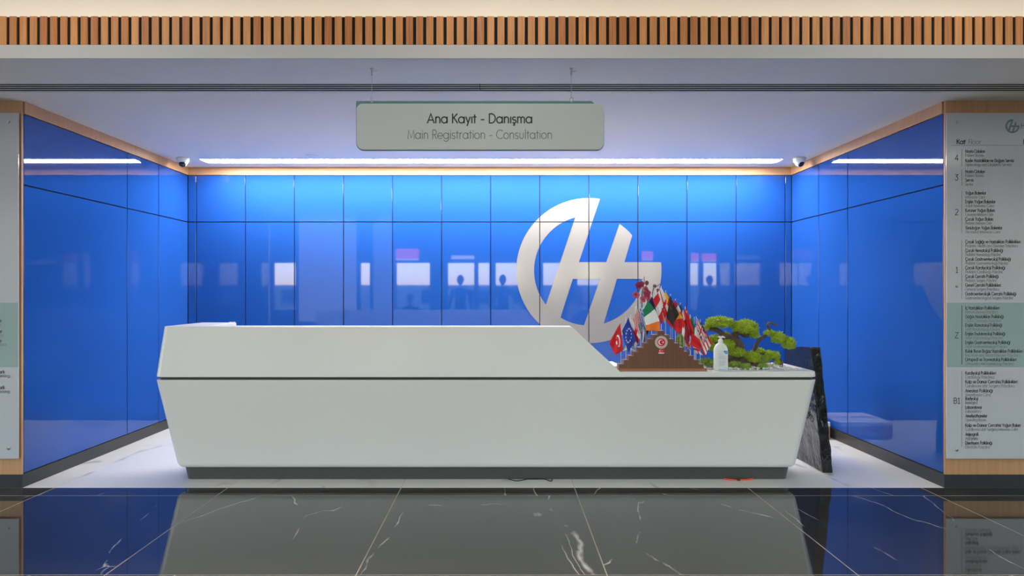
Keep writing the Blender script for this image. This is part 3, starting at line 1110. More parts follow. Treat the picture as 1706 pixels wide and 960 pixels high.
t, X, Z = board('tall pale floor directory with round H logo on the wood clad column', 1577, 1815, 0, [(1594, 203), (1594, 477), (1594, 750), (1798, 203), (1798, 477), (1798, 750)])
bm = bmesh.new()
bm2 = bmesh.new()
YT = -0.0014
text_bm(bm, 'Kat', X(1593.5), Z(240), 7.4 * PX, 1.25 * PX, y=YT)
text_bm(bm2, '/ Floor', X(1606.5), Z(240), 7.4 * PX, 0.7 * PX, y=YT)
text_bm(bm, 'B', X(1704.5), Z(240), 7.0 * PX, 1.2 * PX, y=YT)
for yc, num, items, (ya, yb2) in DIR:
    text_bm(bm, num, X(1594) if len(num) > 1 else X(1594), Z(yc + 4.6), 9.4 * PX, 1.0 * PX, 'C', y=YT)
    strong = num == 'Z'
    wln = 0.9 if strong else 0.5
    box(bm if strong else bm2, X(1601.8), X(1601.8 + wln), YT, YT + 0.0004, Z(yb2), Z(ya))
    for y0_, tr_, en_, xe in items:
        fit_text(bm, tr_, X(1608), X(xe), Z(y0_ + 2.7), 5.3 * PX, 0.72 * PX, YT)
        fit_text(bm2, en_, X(1608), X(1608 + (xe - 1608) * 0.95), Z(y0_ + 9.3), 5.0 * PX, 0.5 * PX, YT)
print_of(obj('lettering', bm, M_INK, t))
g_ = print_of(obj('lettering', bm2, M_INK2, t))
obj('rule', bx(X(1585), X(1808), YT, YT + 0.0004, Z(242.6), Z(242)), M_INK2, t)
me = curve_mesh('logo', logo_loops(11.5 * PX), 0.0006)
obj('logo', me, M_LOGOT, t, (X(1686.5), -0.0012, Z(210.5)))
bm = bmesh.new()
text_bm(bm, 'H', X(1700.8), Z(214), 8.5 * PX, 1.3 * PX, y=YT)
print_of(obj('lettering', bm, M_LOGOT, t))

t, X, Z = board('tall pale floor directory with parking levels on the wood clad column', -205, 30.5, 0, [(14.5, 747.5), (14.5, 203), (-188, 203), (-188, 747.5)])
bm = bmesh.new()
bm2 = bmesh.new()
for y_, s_, xe in ((534, 'ne', 3), (552, 'ler', 4.5), (567.5, 'ne', 3), (619.5, 'park', 8.5), (645.5, 'park', 8.5)):
    text_bm(bm, s_, X(xe), Z(y_ + 2.7), 5.3 * PX, 0.95 * PX, 'R', y=YT)
for y_, s_, xe in ((540.5, 'rs', 3), (558, 'Floor', 6.5), (573.5, 'Floor', 12), (626, 'Parking', 17), (652, 'Parking', 17)):
    text_bm(bm2, s_, X(xe), Z(y_ + 2.7), 5.0 * PX, 0.7 * PX, 'R', y=YT)
print_of(obj('lettering', bm, M_INK, t))
print_of(obj('lettering', bm2, M_INK2, t))

# ================================================================== FLAG STAND
YF = 0.128                      # front of the stand
SD = 0.085                      # depth of the stand
d_ = (D + YF) / D / S
cxs = (1101.7 - VX) * d_
t = thing('flag_stand', 'brown wooden stepped flag stand with a round crescent emblem on the counter', 'flag stand', (cxs, YF, ZS))
base_h = 4.6 * d_
zb0 = ZS
obj('base', bx(-75.2 * d_, 75.2 * d_, -0.012, SD + 0.012, 0.0, base_h, 0.0015, 1), M_WALNUT2, t)
prof = []
stx, stz = 8.18 * d_, 6.98 * d_
n_st = 9
lev = [base_h + (7.0 + 6.98 * i) * d_ for i in range(n_st)]      # step heights, outermost first
edge = [(70.6 - 8.18 * i) * d_ for i in range(n_st)]             # half width of each level
pts = [(-edge[0], base_h)]
for i in range(n_st):
    pts += [(-edge[i], lev[i])]
    if i < n_st - 1:
        pts += [(-edge[i + 1], lev[i])]
pts = pts + [(-x_, z_) for x_, z_ in pts[::-1]]
bm = bmesh.new()
loft(bm, [[(x_, y_, z_) for x_, z_ in pts] for y_ in (0.0, SD)])
obj('stepped_body', bm, M_WALNUT, t)
# round emblem, small flag and caption
M_FR = mat('flag_red', rgb(206, 20, 34), rough=0.7, var=0.05, vscale=30)
M_FW = mat('flag_white', (0.78, 0.77, 0.76), rough=0.7, var=0.03)
M_FB = mat('flag_blue', rgb(20, 55, 160), rough=0.7, var=0.05)
M_FN = mat('flag_navy', rgb(22, 38, 92), rough=0.7, var=0.05)
M_FK = mat('flag_black', (0.012, 0.012, 0.012), rough=0.7)
M_FY = mat('flag_gold', rgb(245, 180, 30), rough=0.7, var=0.05)
M_FO = mat('flag_orange', rgb(240, 118, 30), rough=0.7, var=0.05)
M_FG = mat('flag_green', rgb(14, 128, 84), rough=0.7, var=0.05)
M_FM = mat('flag_maroon', rgb(150, 20, 40), rough=0.7, var=0.05)
M_FL = mat('flag_mid_blue', rgb(28, 92, 190), rough=0.7, var=0.05)


def disc(name, r, y, m, parent, x=0, z=0, r_in=0.0, n=40):
    loops = [[(r * math.cos(2 * PI * i / n), r * math.sin(2 * PI * i / n)) for i in range(n)]]
    if r_in:
        loops.append([(r_in * math.cos(2 * PI * i / n), r_in * math.sin(2 * PI * i / n)) for i in range(n)])
    return obj(name, curve_mesh(name, loops, 0.001), m, parent, (x, y, z))


def star_pts(cx, cz, r, rot=PI, n=5):
    return [(cx + (r if i % 2 == 0 else r * 0.4) * math.cos(rot + PI * i / n), cz + (r if i % 2 == 0 else r * 0.4) * math.sin(rot + PI * i / n)) for i in range(2 * n)]


def crescent(cx, cz, r, ri, off):
    return [arc(cx, cz, r, r, 0, 360, 36)[:-1]], [arc(cx + off, cz, ri, ri, 0, 360, 30)[:-1]]


def crescent_pts(cx, cz, r, ri, off, n=26):
    # outline of disc r minus disc ri shifted by off
    xi = (r * r - ri * ri + off * off) / (2 * off)
    h = math.sqrt(max(0, r * r - xi * xi))
    a = math.atan2(h, xi)
    b = math.atan2(h, xi - off)
    out = [(cx + r * math.cos(a + (2 * PI - 2 * a) * i / n), cz + r * math.sin(a + (2 * PI - 2 * a) * i / n)) for i in range(n + 1)]
    inn = [(cx + off + ri * math.cos(-b - (2 * PI - 2 * b) * i / n), cz + ri * math.sin(-b - (2 * PI - 2 * b) * i / n)) for i in range(n + 1)]
    return out + inn[1:-1]


ez = (617.7 - 569.5) * d_
em = disc('emblem', 10.4 * d_, -0.0006, M_FW, t, 0, ez)
disc('emblem_ring', 9.9 * d_, -0.0005, mat('ring_grey', (0.45, 0.42, 0.38)), em, 0, 0, 7.6 * d_)
disc('emblem_field', 6.9 * d_, -0.0006, M_FR, em)
obj('crescent', curve_mesh('crescent', [crescent_pts(-0.6 * d_, 0, 4.6 * d_, 3.7 * d_, 1.3 * d_), star_pts(3.0 * d_, 0, 2.0 * d_)], 0.001), M_FW, em, (0, -0.0013, 0))
fl = obj('small_flag', bx(-4.7 * d_, 4.7 * d_, -0.0008, 0.0, -2.9 * d_, 2.9 * d_), M_FR, t, (0, -0.0003, (617.7 - 583.8) * d_))
obj('crescent', curve_mesh('crescent', [crescent_pts(-1.2 * d_, 0, 2.0 * d_, 1.6 * d_, 0.6 * d_), star_pts(1.4 * d_, 0, 1.0 * d_)], 0.0006), M_FW, fl, (0, -0.0009, 0))
cp = obj('caption_plate', bx(-4.7 * d_, 4.7 * d_, -0.0008, 0.0, -0.9 * d_, 0.9 * d_), M_FW, t, (0, -0.0003, (617.7 - 587.5) * d_))

# ------------------------------------------------------------------ desk flags


def pat_turkey(u, v):
    x, y = (u - 0.36) * 1.5, v - 0.5
    if math.hypot(x, y) < 0.25 and math.hypot(x - 0.07, y) > 0.2:
        return 1
    if math.hypot(x - 0.24, y) < 0.085:
        return 1
    return 0


def pat_eu(u, v):
    for k in range(12):
        a = PI * k / 6
        if math.hypot((u - 0.5) * 1.5 - 0.33 * math.cos(a), (v - 0.5) - 0.33 * math.sin(a)) < 0.048:
            return 1
    return 0


def pat_usa(u, v):
    if u < 0.42 and v > 0.46:
        a, b = (u / 0.42 * 6) % 1 - 0.5, ((v - 0.46) / 0.54 * 5) % 1 - 0.5
        return 1 if math.hypot(a, b) < 0.3 else 2
    return 0 if int(v * 13 - 1e-6) % 2 == 0 else 1


def pat_greece(u, v):
    if u < 0.37 and v > 0.45:
        a, b = abs(u / 0.37 - 0.5), abs((v - 0.45) / 0.55 - 0.5)
        return 1 if a < 0.1 or b < 0.1 else 0
    return int(v * 9 - 1e-6) % 2


def bands_u(n):
    return lambda u, v: min(n - 1, int(u * n))


def bands_v(n):
    return lambda u, v: min(n - 1, int((1 - v) * n))


def pat_cross(cx, w):
    return lambda u, v: 1 if abs(u - cx) < w / 1.5 or abs(v - 0.5) < w else 0


def pat_nordic2(u, v):
    a, b = abs(u - 0.37) * 1.5, abs(v - 0.5)
    if a < 0.065 or b < 0.065:
        return 2
    if a < 0.13 or b < 0.13:
        return 1
    return 0


def pat_uk(u, v):
    x, y = (u - 0.5) * 2, (v - 0.5)
    if abs(x) < 0.12 or abs(y) < 0.09:
        return 0
    if abs(x) < 0.2 or abs(y) < 0.15:
        return 1
    dd = min(abs(y - x / 2), abs(y + x / 2))
    return 0 if dd < 0.045 else (1 if dd < 0.12 else 2)


def pat_canton(u, v):
    return 1 if u < 0.3 and v > 0.6 and (math.hypot((u - 0.14) * 1.5, v - 0.8) < 0.1) else 0


def pat_bar_left(u, v):
    return 1 if u < 0.3 else 0


def pat_check(u, v):
    return 0 if abs(v - 0.5) < 0.12 or abs(u - 0.5) < 0.09 else 1


# pole px, tip py, step index, cloth corners px (hoist top, fly top, fly bottom, hoist bottom), pattern, materials, label, cloth Y
FL = [
    (1034.5, 538, 0, [(1033.5, 539), (1014.5, 571), (1024.5, 591), (1038, 583)], pat_turkey, [M_FR, M_FW], 'small plain red flag with a white crescent and star folded away from the steps', -0.012),
    (1042.7, 528, 1, [(1047, 529), (1059.5, 568), (1046, 588), (1036.5, 552)], pat_eu, [M_FB, M_FW], 'small blue flag with a ring of white stars on stand', -0.006),
    (1051, 525, 2, [(1049, 527), (1068, 558), (1059, 581), (1049, 562)], pat_cross(0.62, 0.17), [M_FW, M_FR], 'small white flag with red cross bands beside the starry blue flag', 0.012),
    (1059.2, 512, 3, [(1071, 552), (1063, 514), (1055, 531), (1062, 560)], pat_usa, [M_FR, M_FW, M_FN], 'small striped red and white flag with star canton hanging folded on stand', 0.0),
    (1067.4, 507, 4, [(1069, 508), (1079, 538), (1074, 553), (1063.5, 523)], pat_greece, [M_FL, M_FW], 'small blue and white striped flag beside the green white orange flag', 0.02),
    (1071.0, 520, 4, [(1074, 534), (1081, 548), (1077, 566), (1069, 572)], bands_u(3), [M_FW, M_FL, M_FK], 'small dark flag with blue, black and white bands hanging behind steps', 0.04),
    (1076.0, 499, 5, [(1079, 501), (1099, 552), (1077, 551), (1072, 517)], None, [M_FG, M_FW, M_FO], 'small green, white and orange flag spread wide over the steps', -0.05),
    (1085.5, 492, 6, [(1086, 494), (1099, 520), (1095, 530), (1080, 504)], bands_u(1), [M_FN], 'small plain navy flag hanging above the green white orange flag', 0.022),
    (1093.5, 485, 7, [(1096, 488), (1110, 526), (1101, 540), (1088, 499)], bands_u(3), [M_FR, M_FW, M_FR], 'small red, white and red flag hanging near the stand top', 0.004),
    (1101.7, 477, 8, [(1101, 478), (1118, 515), (1107, 540), (1096, 487)], pat_cross(0.6, 0.09), [M_FW, M_FR], 'small white flag with thin red lines on the topmost step', 0.016),
    (1109, 485, 7, [(1109, 486), (1121, 508), (1117, 518), (1105.5, 494)], bands_u(2), [M_FY, M_FR], 'small flag of gold over red beside the topmost step', 0.006),
    (1117, 491, 6, [(1116.5, 492), (1131, 524), (1119, 546), (1110, 534)], lambda u, v: 1 if v < 0.14 else 0, [M_FK, M_FR], 'small black flag with a red edge hanging on the stand', -0.008),
    (1120, 500, 6, [(1129, 517), (1142, 540), (1132, 559), (1119, 543)], lambda u, v: 0 if u + (1 - v) < 0.62 else 1, [M_FY, M_FR], 'small broad red flag with a gold corner below black flag', 0.006),
    (1125.2, 499, 5, [(1125, 500), (1143, 536), (1138, 540), (1121.5, 507)], bands_u(4), [M_FR, M_FW, M_FR, M_FR], 'narrow folded red flag with a white bar beside the black flag', 0.018),
    (1133.4, 505, 4, [(1134, 506), (1147, 540), (1141, 548), (1131, 513)], bands_u(3), [M_FN, M_FW, M_FR], 'small navy, white and red flag hanging folded on the stand', 0.026),
    (1139, 530, 4, [(1138, 538), (1150, 550), (1147, 578), (1136, 556)], pat_bar_left, [M_FM, M_FW], 'small maroon flag with a white edge hanging below folded flags', 0.0),
    (1141.6, 512, 3, [(1142.5, 513), (1156, 551), (1151, 562), (1140, 522)], pat_canton, [M_FR, M_FY], 'narrow plain bright red flag beside the green edged flag', 0.008),
    (1149.8, 525, 2, [(1152, 526), (1161, 552), (1156, 561), (1149, 533)], bands_u(1), [M_FG], 'narrow green folded flag above the broad plain red one', 0.018),
    (1150.6, 532, 2, [(1152, 555), (1166, 566), (1168, 583), (1150, 575)], lambda u, v: 0, [M_FR], 'broad plain red flag hanging lowest over the right steps', -0.012),
    (1156.5, 529, 1, [(1158, 545), (1164, 556), (1166, 568), (1156, 560)], lambda u, v: 0, [M_FW], 'small plain white flag tip between green flag and crossed flag', 0.004),
    (1159.8, 528, 1, [(1161, 529), (1179, 562), (1172, 572), (1159, 543)], pat_uk, [M_FR, M_FW, M_FN], 'small blue flag with red and white crosses over the right steps', 0.0),
    (1166.5, 533, 0, [(1167, 534), (1186, 573), (1173, 594), (1163, 562)], lambda u, v: 2 if u < 0.4 and v > 0.4 else int(v * 7) % 2, [M_FR, M_FW, M_FN], 'small red and white striped flag hanging outermost near the pump bottle', 0.016),
    (1144.5, 545, 3, [(1141, 562), (1151, 570), (1149, 585), (1142, 577)], pat_uk, [M_FR, M_FW, M_FN], 'tiny crossed blue flag tip hanging behind the maroon flag', 0.03),
    (1158, 560, 1, [(1154, 575), (1164, 577), (1170, 592), (1158, 588)], pat_check, [M_FR, M_FW], 'tiny white flag tip with red cross behind the broad red flag', 0.03),
]
M_POLE = mat('flag_pole', (0.72, 0.70, 0.66), rough=0.35)
for k, (ppx, ptop, st, qd, pat, ms, label, dy) in enumerate(FL):
    yp = YF + 0.055 + (0.012 if k % 2 else 0.0)
    base = W(ppx, 600, yp)
    zb_ = ZS + lev[st]
    ztip = W(ppx, ptop, yp).z
    f = thing('desk_flag', label, 'flag', (base.x, yp, zb_), group='small national flags on the stepped stand')
    bm = bmesh.new()
    tube(bm, [(0, 0, 0), (0, 0, ztip - zb_ + 0.004)], 0.0019, 8)
    obj('pole', bm, M_POLE, f)
    yc = YF + 0.03 + dy * 0.8
    cs = [W(a_, b_, yc) - Vector(f.location) for a_, b_ in qd]
    nu, nv = 36, 24
    bm = bmesh.new()
    ph = random.random() * 6
    L_ = (cs[1] - cs[0]).length
    grid = []
    for i in range(nu + 1):
        u = i / nu
        rowv = []
        for j in range(nv + 1):
            v = j / nv
            top_ = cs[0].lerp(cs[1], u)
            bot_ = cs[3].lerp(cs[2], u)
            p = bot_.lerp(top_, v)
            p = p + Vector((0, 0, -0.10 * L_ * math.sin(PI * u) * (0.5 - v) * 0.6))
            wv = math.sin(v * 7.0 + u * 3.0 + ph) * 0.010 * (0.25 + u) + math.sin(u * 5.5 - v * 2 + ph * 2) * 0.005
            if pat is None:
                p = p + Vector((0.030 * math.sin(PI * u) * v, 0, 0))
            p = p + Vector((0.0016 * math.sin(v * 11 + ph) * u, wv * 0.8, 0))
            rowv.append(bm.verts.new(p))
        grid.append(rowv)
    for i in range(nu):
        for j in range(nv):
            fc = bm.faces.new((grid[i][j], grid[i + 1][j], grid[i + 1][j + 1], grid[i][j + 1]))
            u, v = (i + .5) / nu, (j + .5) / nv
            if pat is None:
                fc.material_index = 0 if u < 0.30 else (1 if u < 0.70 else 2)
            else:
                fc.material_index = pat(u, v)
            fc.smooth = True
    cl = obj('cloth', bm, ms, f)
    md = cl.modifiers.new('thickness', 'SOLIDIFY')
    md.thickness = 0.0007

# ================================================================== PUMP BOTTLE
YBt = 0.18
c = W(1200.7, 617, YBt)
db = (D + YBt) / D / S
t = thing('pump_bottle', 'white hand sanitiser pump bottle with a blue drop label', 'bottle', (c.x, YBt, ZS))


def sup(w, d, z, n=40, e=2.6):
    out = []
    for i in range(n):
        a = 2 * PI * i / n
        ca, sa = math.cos(a), math.sin(a)
        out.append((w * math.copysign(abs(ca) ** (2 / e), ca), d * math.copysign(abs(sa) ** (2 / e), sa), z))
    return out


bw = 11.6 * db
bm = bmesh.new()
loft(bm, [sup(bw * w_, 0.026 * dd, z_ * db) for w_, dd, z_ in ((.9, .9, 0), (.98, .98, .6), (1, 1, 2), (1, 1, 20), (1, 1, 33), (.97, .98, 36), (.88, .95, 39), (.72, .85, 42), (.54, .75, 44), (.40, .66, 45.2))])
M_BOT = mat('bottle_white', (0.72, 0.71, 0.70), rough=0.3, var=0.01)
obj('body', bm, M_BOT, t, smooth=True)
bm = bmesh.new()
lathe(bm, [(4.0 * db, 45 * db), (4.0 * db, 50 * db), (3.2 * db, 51 * db), (2.0 * db, 51.5 * db), (2.0 * db, 54.5 * db)], 24)
cap = obj('collar', bm, M_BOT, t, smooth=False)
bm = bmesh.new()
loft(bm, [[(x_, y_, z_) for x_, y_, z_ in sup(w_ * db, dd * db, zz * db, 20, 2.2)] for w_, dd, zz in ((2.2, 2.2, 54), (4.0, 3.0, 55), (4.4, 3.2, 55.8), (3.6, 2.8, 56.6))])
tube(bm, [(2 * db, 0, 55.6 * db), (5 * db, -0.001, 55.4 * db), (7 * db, -0.002, 54.2 * db)], [2.0 * db, 1.4 * db, 0.9 * db], 8)
obj('pump_head', bm, M_BOT, t)
M_LABEL = mat('label_pale', (0.66, 0.68, 0.68), rough=0.35)
M_LINK = mat('label_ink', (0.40, 0.44, 0.47), rough=0.4)
M_LBLU = mat('label_blue', rgb(20, 140, 200), rough=0.35)
M_LBL2 = mat('label_light_blue', rgb(120, 190, 225), rough=0.35)
yl = -0.0262
lb = obj('label', bx(-6.6 * db, 9.3 * db, yl - 0.0004, yl + 0.003, 1.0 * db, 33.5 * db), M_LABEL, t)
bm = bmesh.new()
for zz, xa, xb in ((28, -6, 0), (24.5, -5, 5), (22.5, -5, 7), (20.5, -5, 6), (19, -5, 7.5), (16, -5, 6.5), (14.5, -5, 5), (13, -5, 7), (11.5, -5, 3), (10, -5, 6), (8.5, -5, 4), (4.5, 4, 8.5)):
    box(bm, xa * db, xb * db, yl - 0.0008, yl - 0.0003, zz * db, (zz + 0.55) * db)
p_ = obj('print', bm, M_LINK, lb)
p_['kind'] = 'stuff'
obj('stripe', bx(-6.6 * db, 9.3 * db, yl - 0.0009, yl - 0.0003, 1.0 * db, 2.6 * db), M_LBL2, lb)
drop = round_poly([(2.0 * db, 33.2 * db), (9.2 * db, 33.2 * db), (9.2 * db, 27.4 * db), (6.0 * db, 28.2 * db), (4.2 * db, 30.0 * db)][::-1], [0.3 * db, 1.5 * db, 1.5 * db, 0.3 * db, 0.3 * db], 4)
dr = obj('drop_mark', curve_mesh('drop_mark', [drop], 0.0006), M_LBLU, lb, (0, yl - 0.0007, 0))
obj('drop_highlight', curve_mesh('drop_highlight', [arc(7.0 * db, 30.6 * db, 1.3 * db, 1.4 * db, 0, 360, 16)[:-1]], 0.0004), M_LBL2, dr, (0, -0.0004, 0))

# ================================================================== BONSAI, PEBBLES
YP = 0.40
M_BARK = mat('bark', (0.10, 0.068, 0.050), rough=0.85, var=0.5, vscale=40, bump=0.8, bscale=90)
M_LEAF = mat('moss_green', (0.34, 0.46, 0.025), rough=0.75, var=0.6, vscale=90)
M_LEAF2 = mat('leaf_green', (0.24, 0.38, 0.06), rough=0.6, var=0.4, vscale=50)
M_PEB = mat('pebble_white', (0.60, 0.59, 0.57), rough=0.6, var=0.25, vscale=30)
M_STEM = mat('stem_dark', (0.05, 0.05, 0.035), rough=0.6)
dp = (D + YP) / D / S
# pebble bed
bm = bmesh.new()
px0, px1, py0, py1 = 1.47, 2.14, 0.20, 0.60
bedn = 0
for k in range(620):
    x_ = random.uniform(px0, px1)
    y_ = random.uniform(py0, py1)
    ex = min(x_ - px0, px1 - x_, y_ - py0, py1 - y_)
    hgt = 0.006 + min(1, max(0, ex) / 0.12) * 0.018 * random.random()
    r_ = random.uniform(0.006, 0.013)
    m4 = Matrix.Translation((x_, y_, ZS + hgt)) @ Matrix.Rotation(random.random() * 6, 4, Vector((random.random(), random.random(), 1)).normalized()) @ Matrix.Diagonal((r_, r_ * random.uniform(.6, .9), r_ * random.uniform(.5, .75), 1))
    bmesh.ops.create_icosphere(bm, subdivisions=1, radius=1.0, matrix=m4)
bed = obj('pebble_bed', bm, M_PEB)
tag(bed, 'bed of white and grey pebbles heaped under the bonsai', 'pebbles', kind='stuff')


def foliage_clump(cx_, cy_, cz_, rx, ry, rz, seed, dens=1.0, needle=0.015):
    """moss-like pad: a lumpy core covered with short pointed tufts"""
    rnd = random.Random(seed)
    bm_ = bmesh.new()
    core = bmesh.ops.create_icosphere(bm_, subdivisions=3, radius=1.0)
    for v_ in core['verts']:
        n_ = v_.co.normalized()
        k_ = 1.02 + 0.30 * noise.noise(n_ * 2.1 + Vector((seed * 1.7, 0, 0))) + 0.22 * noise.noise(n_ * 4.5 + Vector((0, seed * 1.3, 0)))
        zz = n_.z * k_
        if zz < -0.45:
            zz = -0.45 + (zz + 0.45) * 0.35
        v_.co = Vector((cx_ + n_.x * k_ * rx * 0.93, cy_ + n_.y * k_ * ry * 0.93, cz_ + zz * rz * 0.93))
    bm_.normal_update()
    area = 4 * PI * ((rx * ry) ** 1.6 + (rx * rz) ** 1.6 + (ry * rz) ** 1.6) ** (1 / 1.6) / 3 ** (1 / 1.6)
    cnt = int(dens * area / (0.0052 ** 2))
    cnt = max(60, min(1500, cnt))
    for _ in range(cnt):
        v_ = rnd.choice(core['verts'])
        n_ = (v_.normal + Vector((rnd.gauss(0, .45), rnd.gauss(0, .45), rnd.gauss(0, .45)))).normalized()
        p_ = v_.co + Vector((rnd.uniform(-1, 1) * rx, rnd.uniform(-1, 1) * ry, rnd.uniform(-1, 1) * rz)) * 0.12
        l_ = needle * rnd.uniform(.6, 1.2)
        u_ = n_.orthogonal().normalized() * needle * 0.22
        w_ = n_.cross(u_)
        b_ = [bm_.verts.new(p_ - n_ * 0.003 + u_ * math.cos(a_) + w_ * math.sin(a_)) for a_ in (0, 2.09, 4.19)]
        tp = bm_.verts.new(p_ + n_ * l_)
        for i_ in range(3):
            bm_.faces.new((b_[i_], b_[(i_ + 1) % 3], tp))
    return bm_


tb = W(1238, 612, YP)
t = thing('bonsai_tree', 'gnarled artificial bonsai with mossy green pads standing in white pebbles', 'bonsai', (tb.x, YP, ZS))


def TP(px, py, dy=0.0):
    p = W(px, py, YP + dy)
    return p - Vector(t.location)


def branch(pts, rad, name='branch', parent=None):
    bm_ = bmesh.new()
    sp = smooth_path([TP(*q) for q in pts], 5)
    n = len(sp)
    rr_ = []
    for i in range(n):
        f_ = i / (n - 1) * (len(rad) - 1)
        a_ = int(min(f_, len(rad) - 2))
        rr_.append((rad[a_] + (rad[a_ + 1] - rad[a_]) * (f_ - a_)) * dp * (1 + 0.14 * noise.noise(sp[i] * 40)))
    tube(bm_, sp, rr_, 12)
    for v_ in bm_.verts:
        v_.co += v_.co.normalized() * 0.004 * noise.noise(v_.co * 55)
        v_.co.z = max(v_.co.z, 0.001)
    return obj(name, bm_, M_BARK, parent or t, smooth=True)


branch([(1246, 618, 0.0), (1238, 604), (1229, 592), (1226, 580, 0.01), (1224, 568), (1216, 560, 0.01)], [24, 20, 16, 13, 10, 6], 'trunk')
branch([(1228, 610, 0.0), (1217, 602), (1207, 600)], [10, 6, 3])
branch([(1218, 562, 0.0), (1207, 561), (1200, 553), (1190, 549), (1182, 548), (1176, 546)], [6, 4.5, 4, 3.6, 3.6, 2])
branch([(1222, 566, 0.0), (1224, 558, -0.01), (1233, 554, -0.02), (1241, 558), (1247, 560)], [6, 5, 4, 5, 3])
branch([(1214, 566, 0.0), (1200, 568), (1190, 572)], [5, 3.5, 2])
branch([(1244, 604, 0.0), (1254, 592, 0.01), (1258, 580, 0.01), (1263, 569), (1272, 561), (1280, 554), (1281, 546)], [7, 4, 3.2, 3, 2.8, 3.2, 2.2])
branch([(1281, 548, 0.0), (1279, 541), (1284, 538), (1290, 540.5), (1296, 542.5)], [2.2, 2.2, 2, 1.6, .6])
branch([(1280, 554, 0.0), (1292, 560), (1304, 568), (1314, 572)], [2.8, 2.4, 2, 1.2])
branch([(1250, 598, 0.0), (1262, 590, -0.01), (1274, 590), (1284, 595), (1295, 604)], [4, 2.6, 2.4, 2, 1.5])
branch([(1301, 616, -0.02), (1302, 607, -0.02), (1301, 598, -0.02)], [3.2, 2.6, 2.2], 'stump')
pads = [(1199, 538, 21, 9.5, 0), (1176, 546, 5.5, 4, 0), (1242, 546, 19, 12, -.02), (1257.5, 558, 6.5, 6, .01), (1248, 555, 9, 6, .03), (1192, 565, 10, 6, .02), (1209, 558, 6.5, 4.2, .03), (1188, 577, 7.5, 10, .03), (1214, 576, 9, 9, -.05),
        (1229, 588, 12, 7, -.06), (1252, 596, 13.5, 9, -.06), (1282, 555, 7.5, 4.5, 0), (1297, 564, 10, 9.5, -.01), (1314, 573, 9.5, 10, .0), (1266, 585, 6.5, 4.2, .01), (1280, 593, 8.5, 8, 0), (1291, 593, 6.5, 6, .02), (1296, 603, 5.5, 6, 0)]
for k, (a_, b_, rx, rz, dy) in enumerate(pads):
    p = TP(a_, b_, dy)
    bm = foliage_clump(p.x, p.y, p.z, rx * dp, max(rx, rz) * dp * 0.85, rz * dp, k + 3)
    obj('foliage_pad', bm, M_LEAF, t)
sprigs = [(1176, 604, 13, 5, .30, 'low leafy plant in the pebbles between flag stand and pump bottle'), (1225, 608, 10, 4.5, .27, 'small leafy plant in the pebbles beside the pump bottle'),
          (1243, 611, 6.5, 4, .22, 'tiny leafy plant in the pebbles below the bonsai trunk'), (1273, 601, 7, 4.5, .34, 'bright leafy tuft in the pebbles below the bonsai branch'),
          (1270, 610, 6.5, 3, .24, 'flat bright green tuft lying among the white pebbles')]
for k, (a_, b_, rx, rz, Y_, lab) in enumerate(sprigs):
    dd = (D + Y_) / D / S
    gz = W(a_, b_, Y_)
    zc = max(ZS + rz * dd * 0.45 + 0.004, gz.z)
    bm = foliage_clump(0, 0, zc - ZS, rx * dd, rx * dd * 0.7, rz * dd, 40 + k, 1.0, 0.016)
    o = obj('ground_plant', bm, M_LEAF2, None, (gz.x, Y_, ZS))
    tag(o, lab, 'plant', 'low plants in the pebbles')
# green plant behind the stand
c = W(1136, 600, 0.36)
t2 = thing('potted_plant', 'small light green leafy plant behind the stepped flag stand', 'plant', (c.x, 0.36, ZS))
bm = bmesh.new()
lathe(bm, [(0.028, 0), (0.03, 0.002), (0.038, 0.06), (0.040, 0.062), (0.034, 0.06), (0.03, 0.056)], 20)
obj('pot', bm, M_PLASTIC, t2, smooth=False)
p = W(1136, 568, 0.36) - Vector(t2.location)
obj('foliage', foliage_clump(0, 0, p.z, 0.035, 0.03, 0.045, 77, 0.8, 0.02), M_LEAF2, t2)
bm = bmesh.new()
tube(bm, [(0, 0, 0.05), (0, 0, p.z)], 0.004, 6)
obj('stem', bm, M_STEM, t2)

# ================================================================== ORCHID
YO = 0.42
do = (D + YO) / D / S
c = W(1072, 600, YO)
t = thing('orchid_plant', 'burgundy orchid on dark stems rising behind the flags', 'orchid', (c.x, YO, ZS))
bm = bmesh.new()
lathe(bm, [(0.045, 0), (0.047, 0.003), (0.058, 0.10), (0.060, 0.104), (0.054, 0.104), (0.05, 0.09)], 28)
obj('pot', bm, M_PLASTIC, t)


def OP(px, py, dy=0.0):
    return W(px, py, YO + dy) - Vector(t.location)


for pts in ([(1073, 596), (1072, 545), (1070, 505), (1071, 485), (1073, 472), (1073, 461)], [(1070, 596), (1069, 550), (1068, 510), (1069, 492), (1070, 480)], [(1078, 596), (1083, 540), (1086, 500), (1088, 482), (1088.5, 474)],
            [(1087.5, 486), (1090, 481), (1096, 476), (1100, 473)]):
    bm = bmesh.new()
    tube(bm, smooth_path([OP(*q) for q in pts], 5), 0.0026, 6)
    obj('stem', bm, M_STEM, t)
for sgn in (-1, 1):
    for k in range(2):
        bm = bmesh.new()
        n = 10
        rows_ = []
        for i in range(n + 1):
            u = i / n
            w_ = 0.022 * math.sin(PI * min(1, u * 0.9 + 0.08)) ** 0.7
            x_ = sgn * (0.01 + u * 0.14)
            z_ = 0.10 + 0.05 * math.sin(u * 2.4) - 0.02 * k
            y_ = 0.05 * (k - 0.5) * u
            rows_.append([bm.verts.new((x_, y_ + s_ * w_, z_ + abs(s_) * 0.006)) for s_ in (-1, 0, 1)])
        for a_, b_ in zip(rows_, rows_[1:]):
            for j in range(2):
                bm.faces.new((a_[j], a_[j + 1], b_[j + 1], b_[j]))
        lf = obj('leaf', bm, M_LEAF2, t, smooth=True)
        lf.modifiers.new('thickness', 'SOLIDIFY').thickness = 0.002
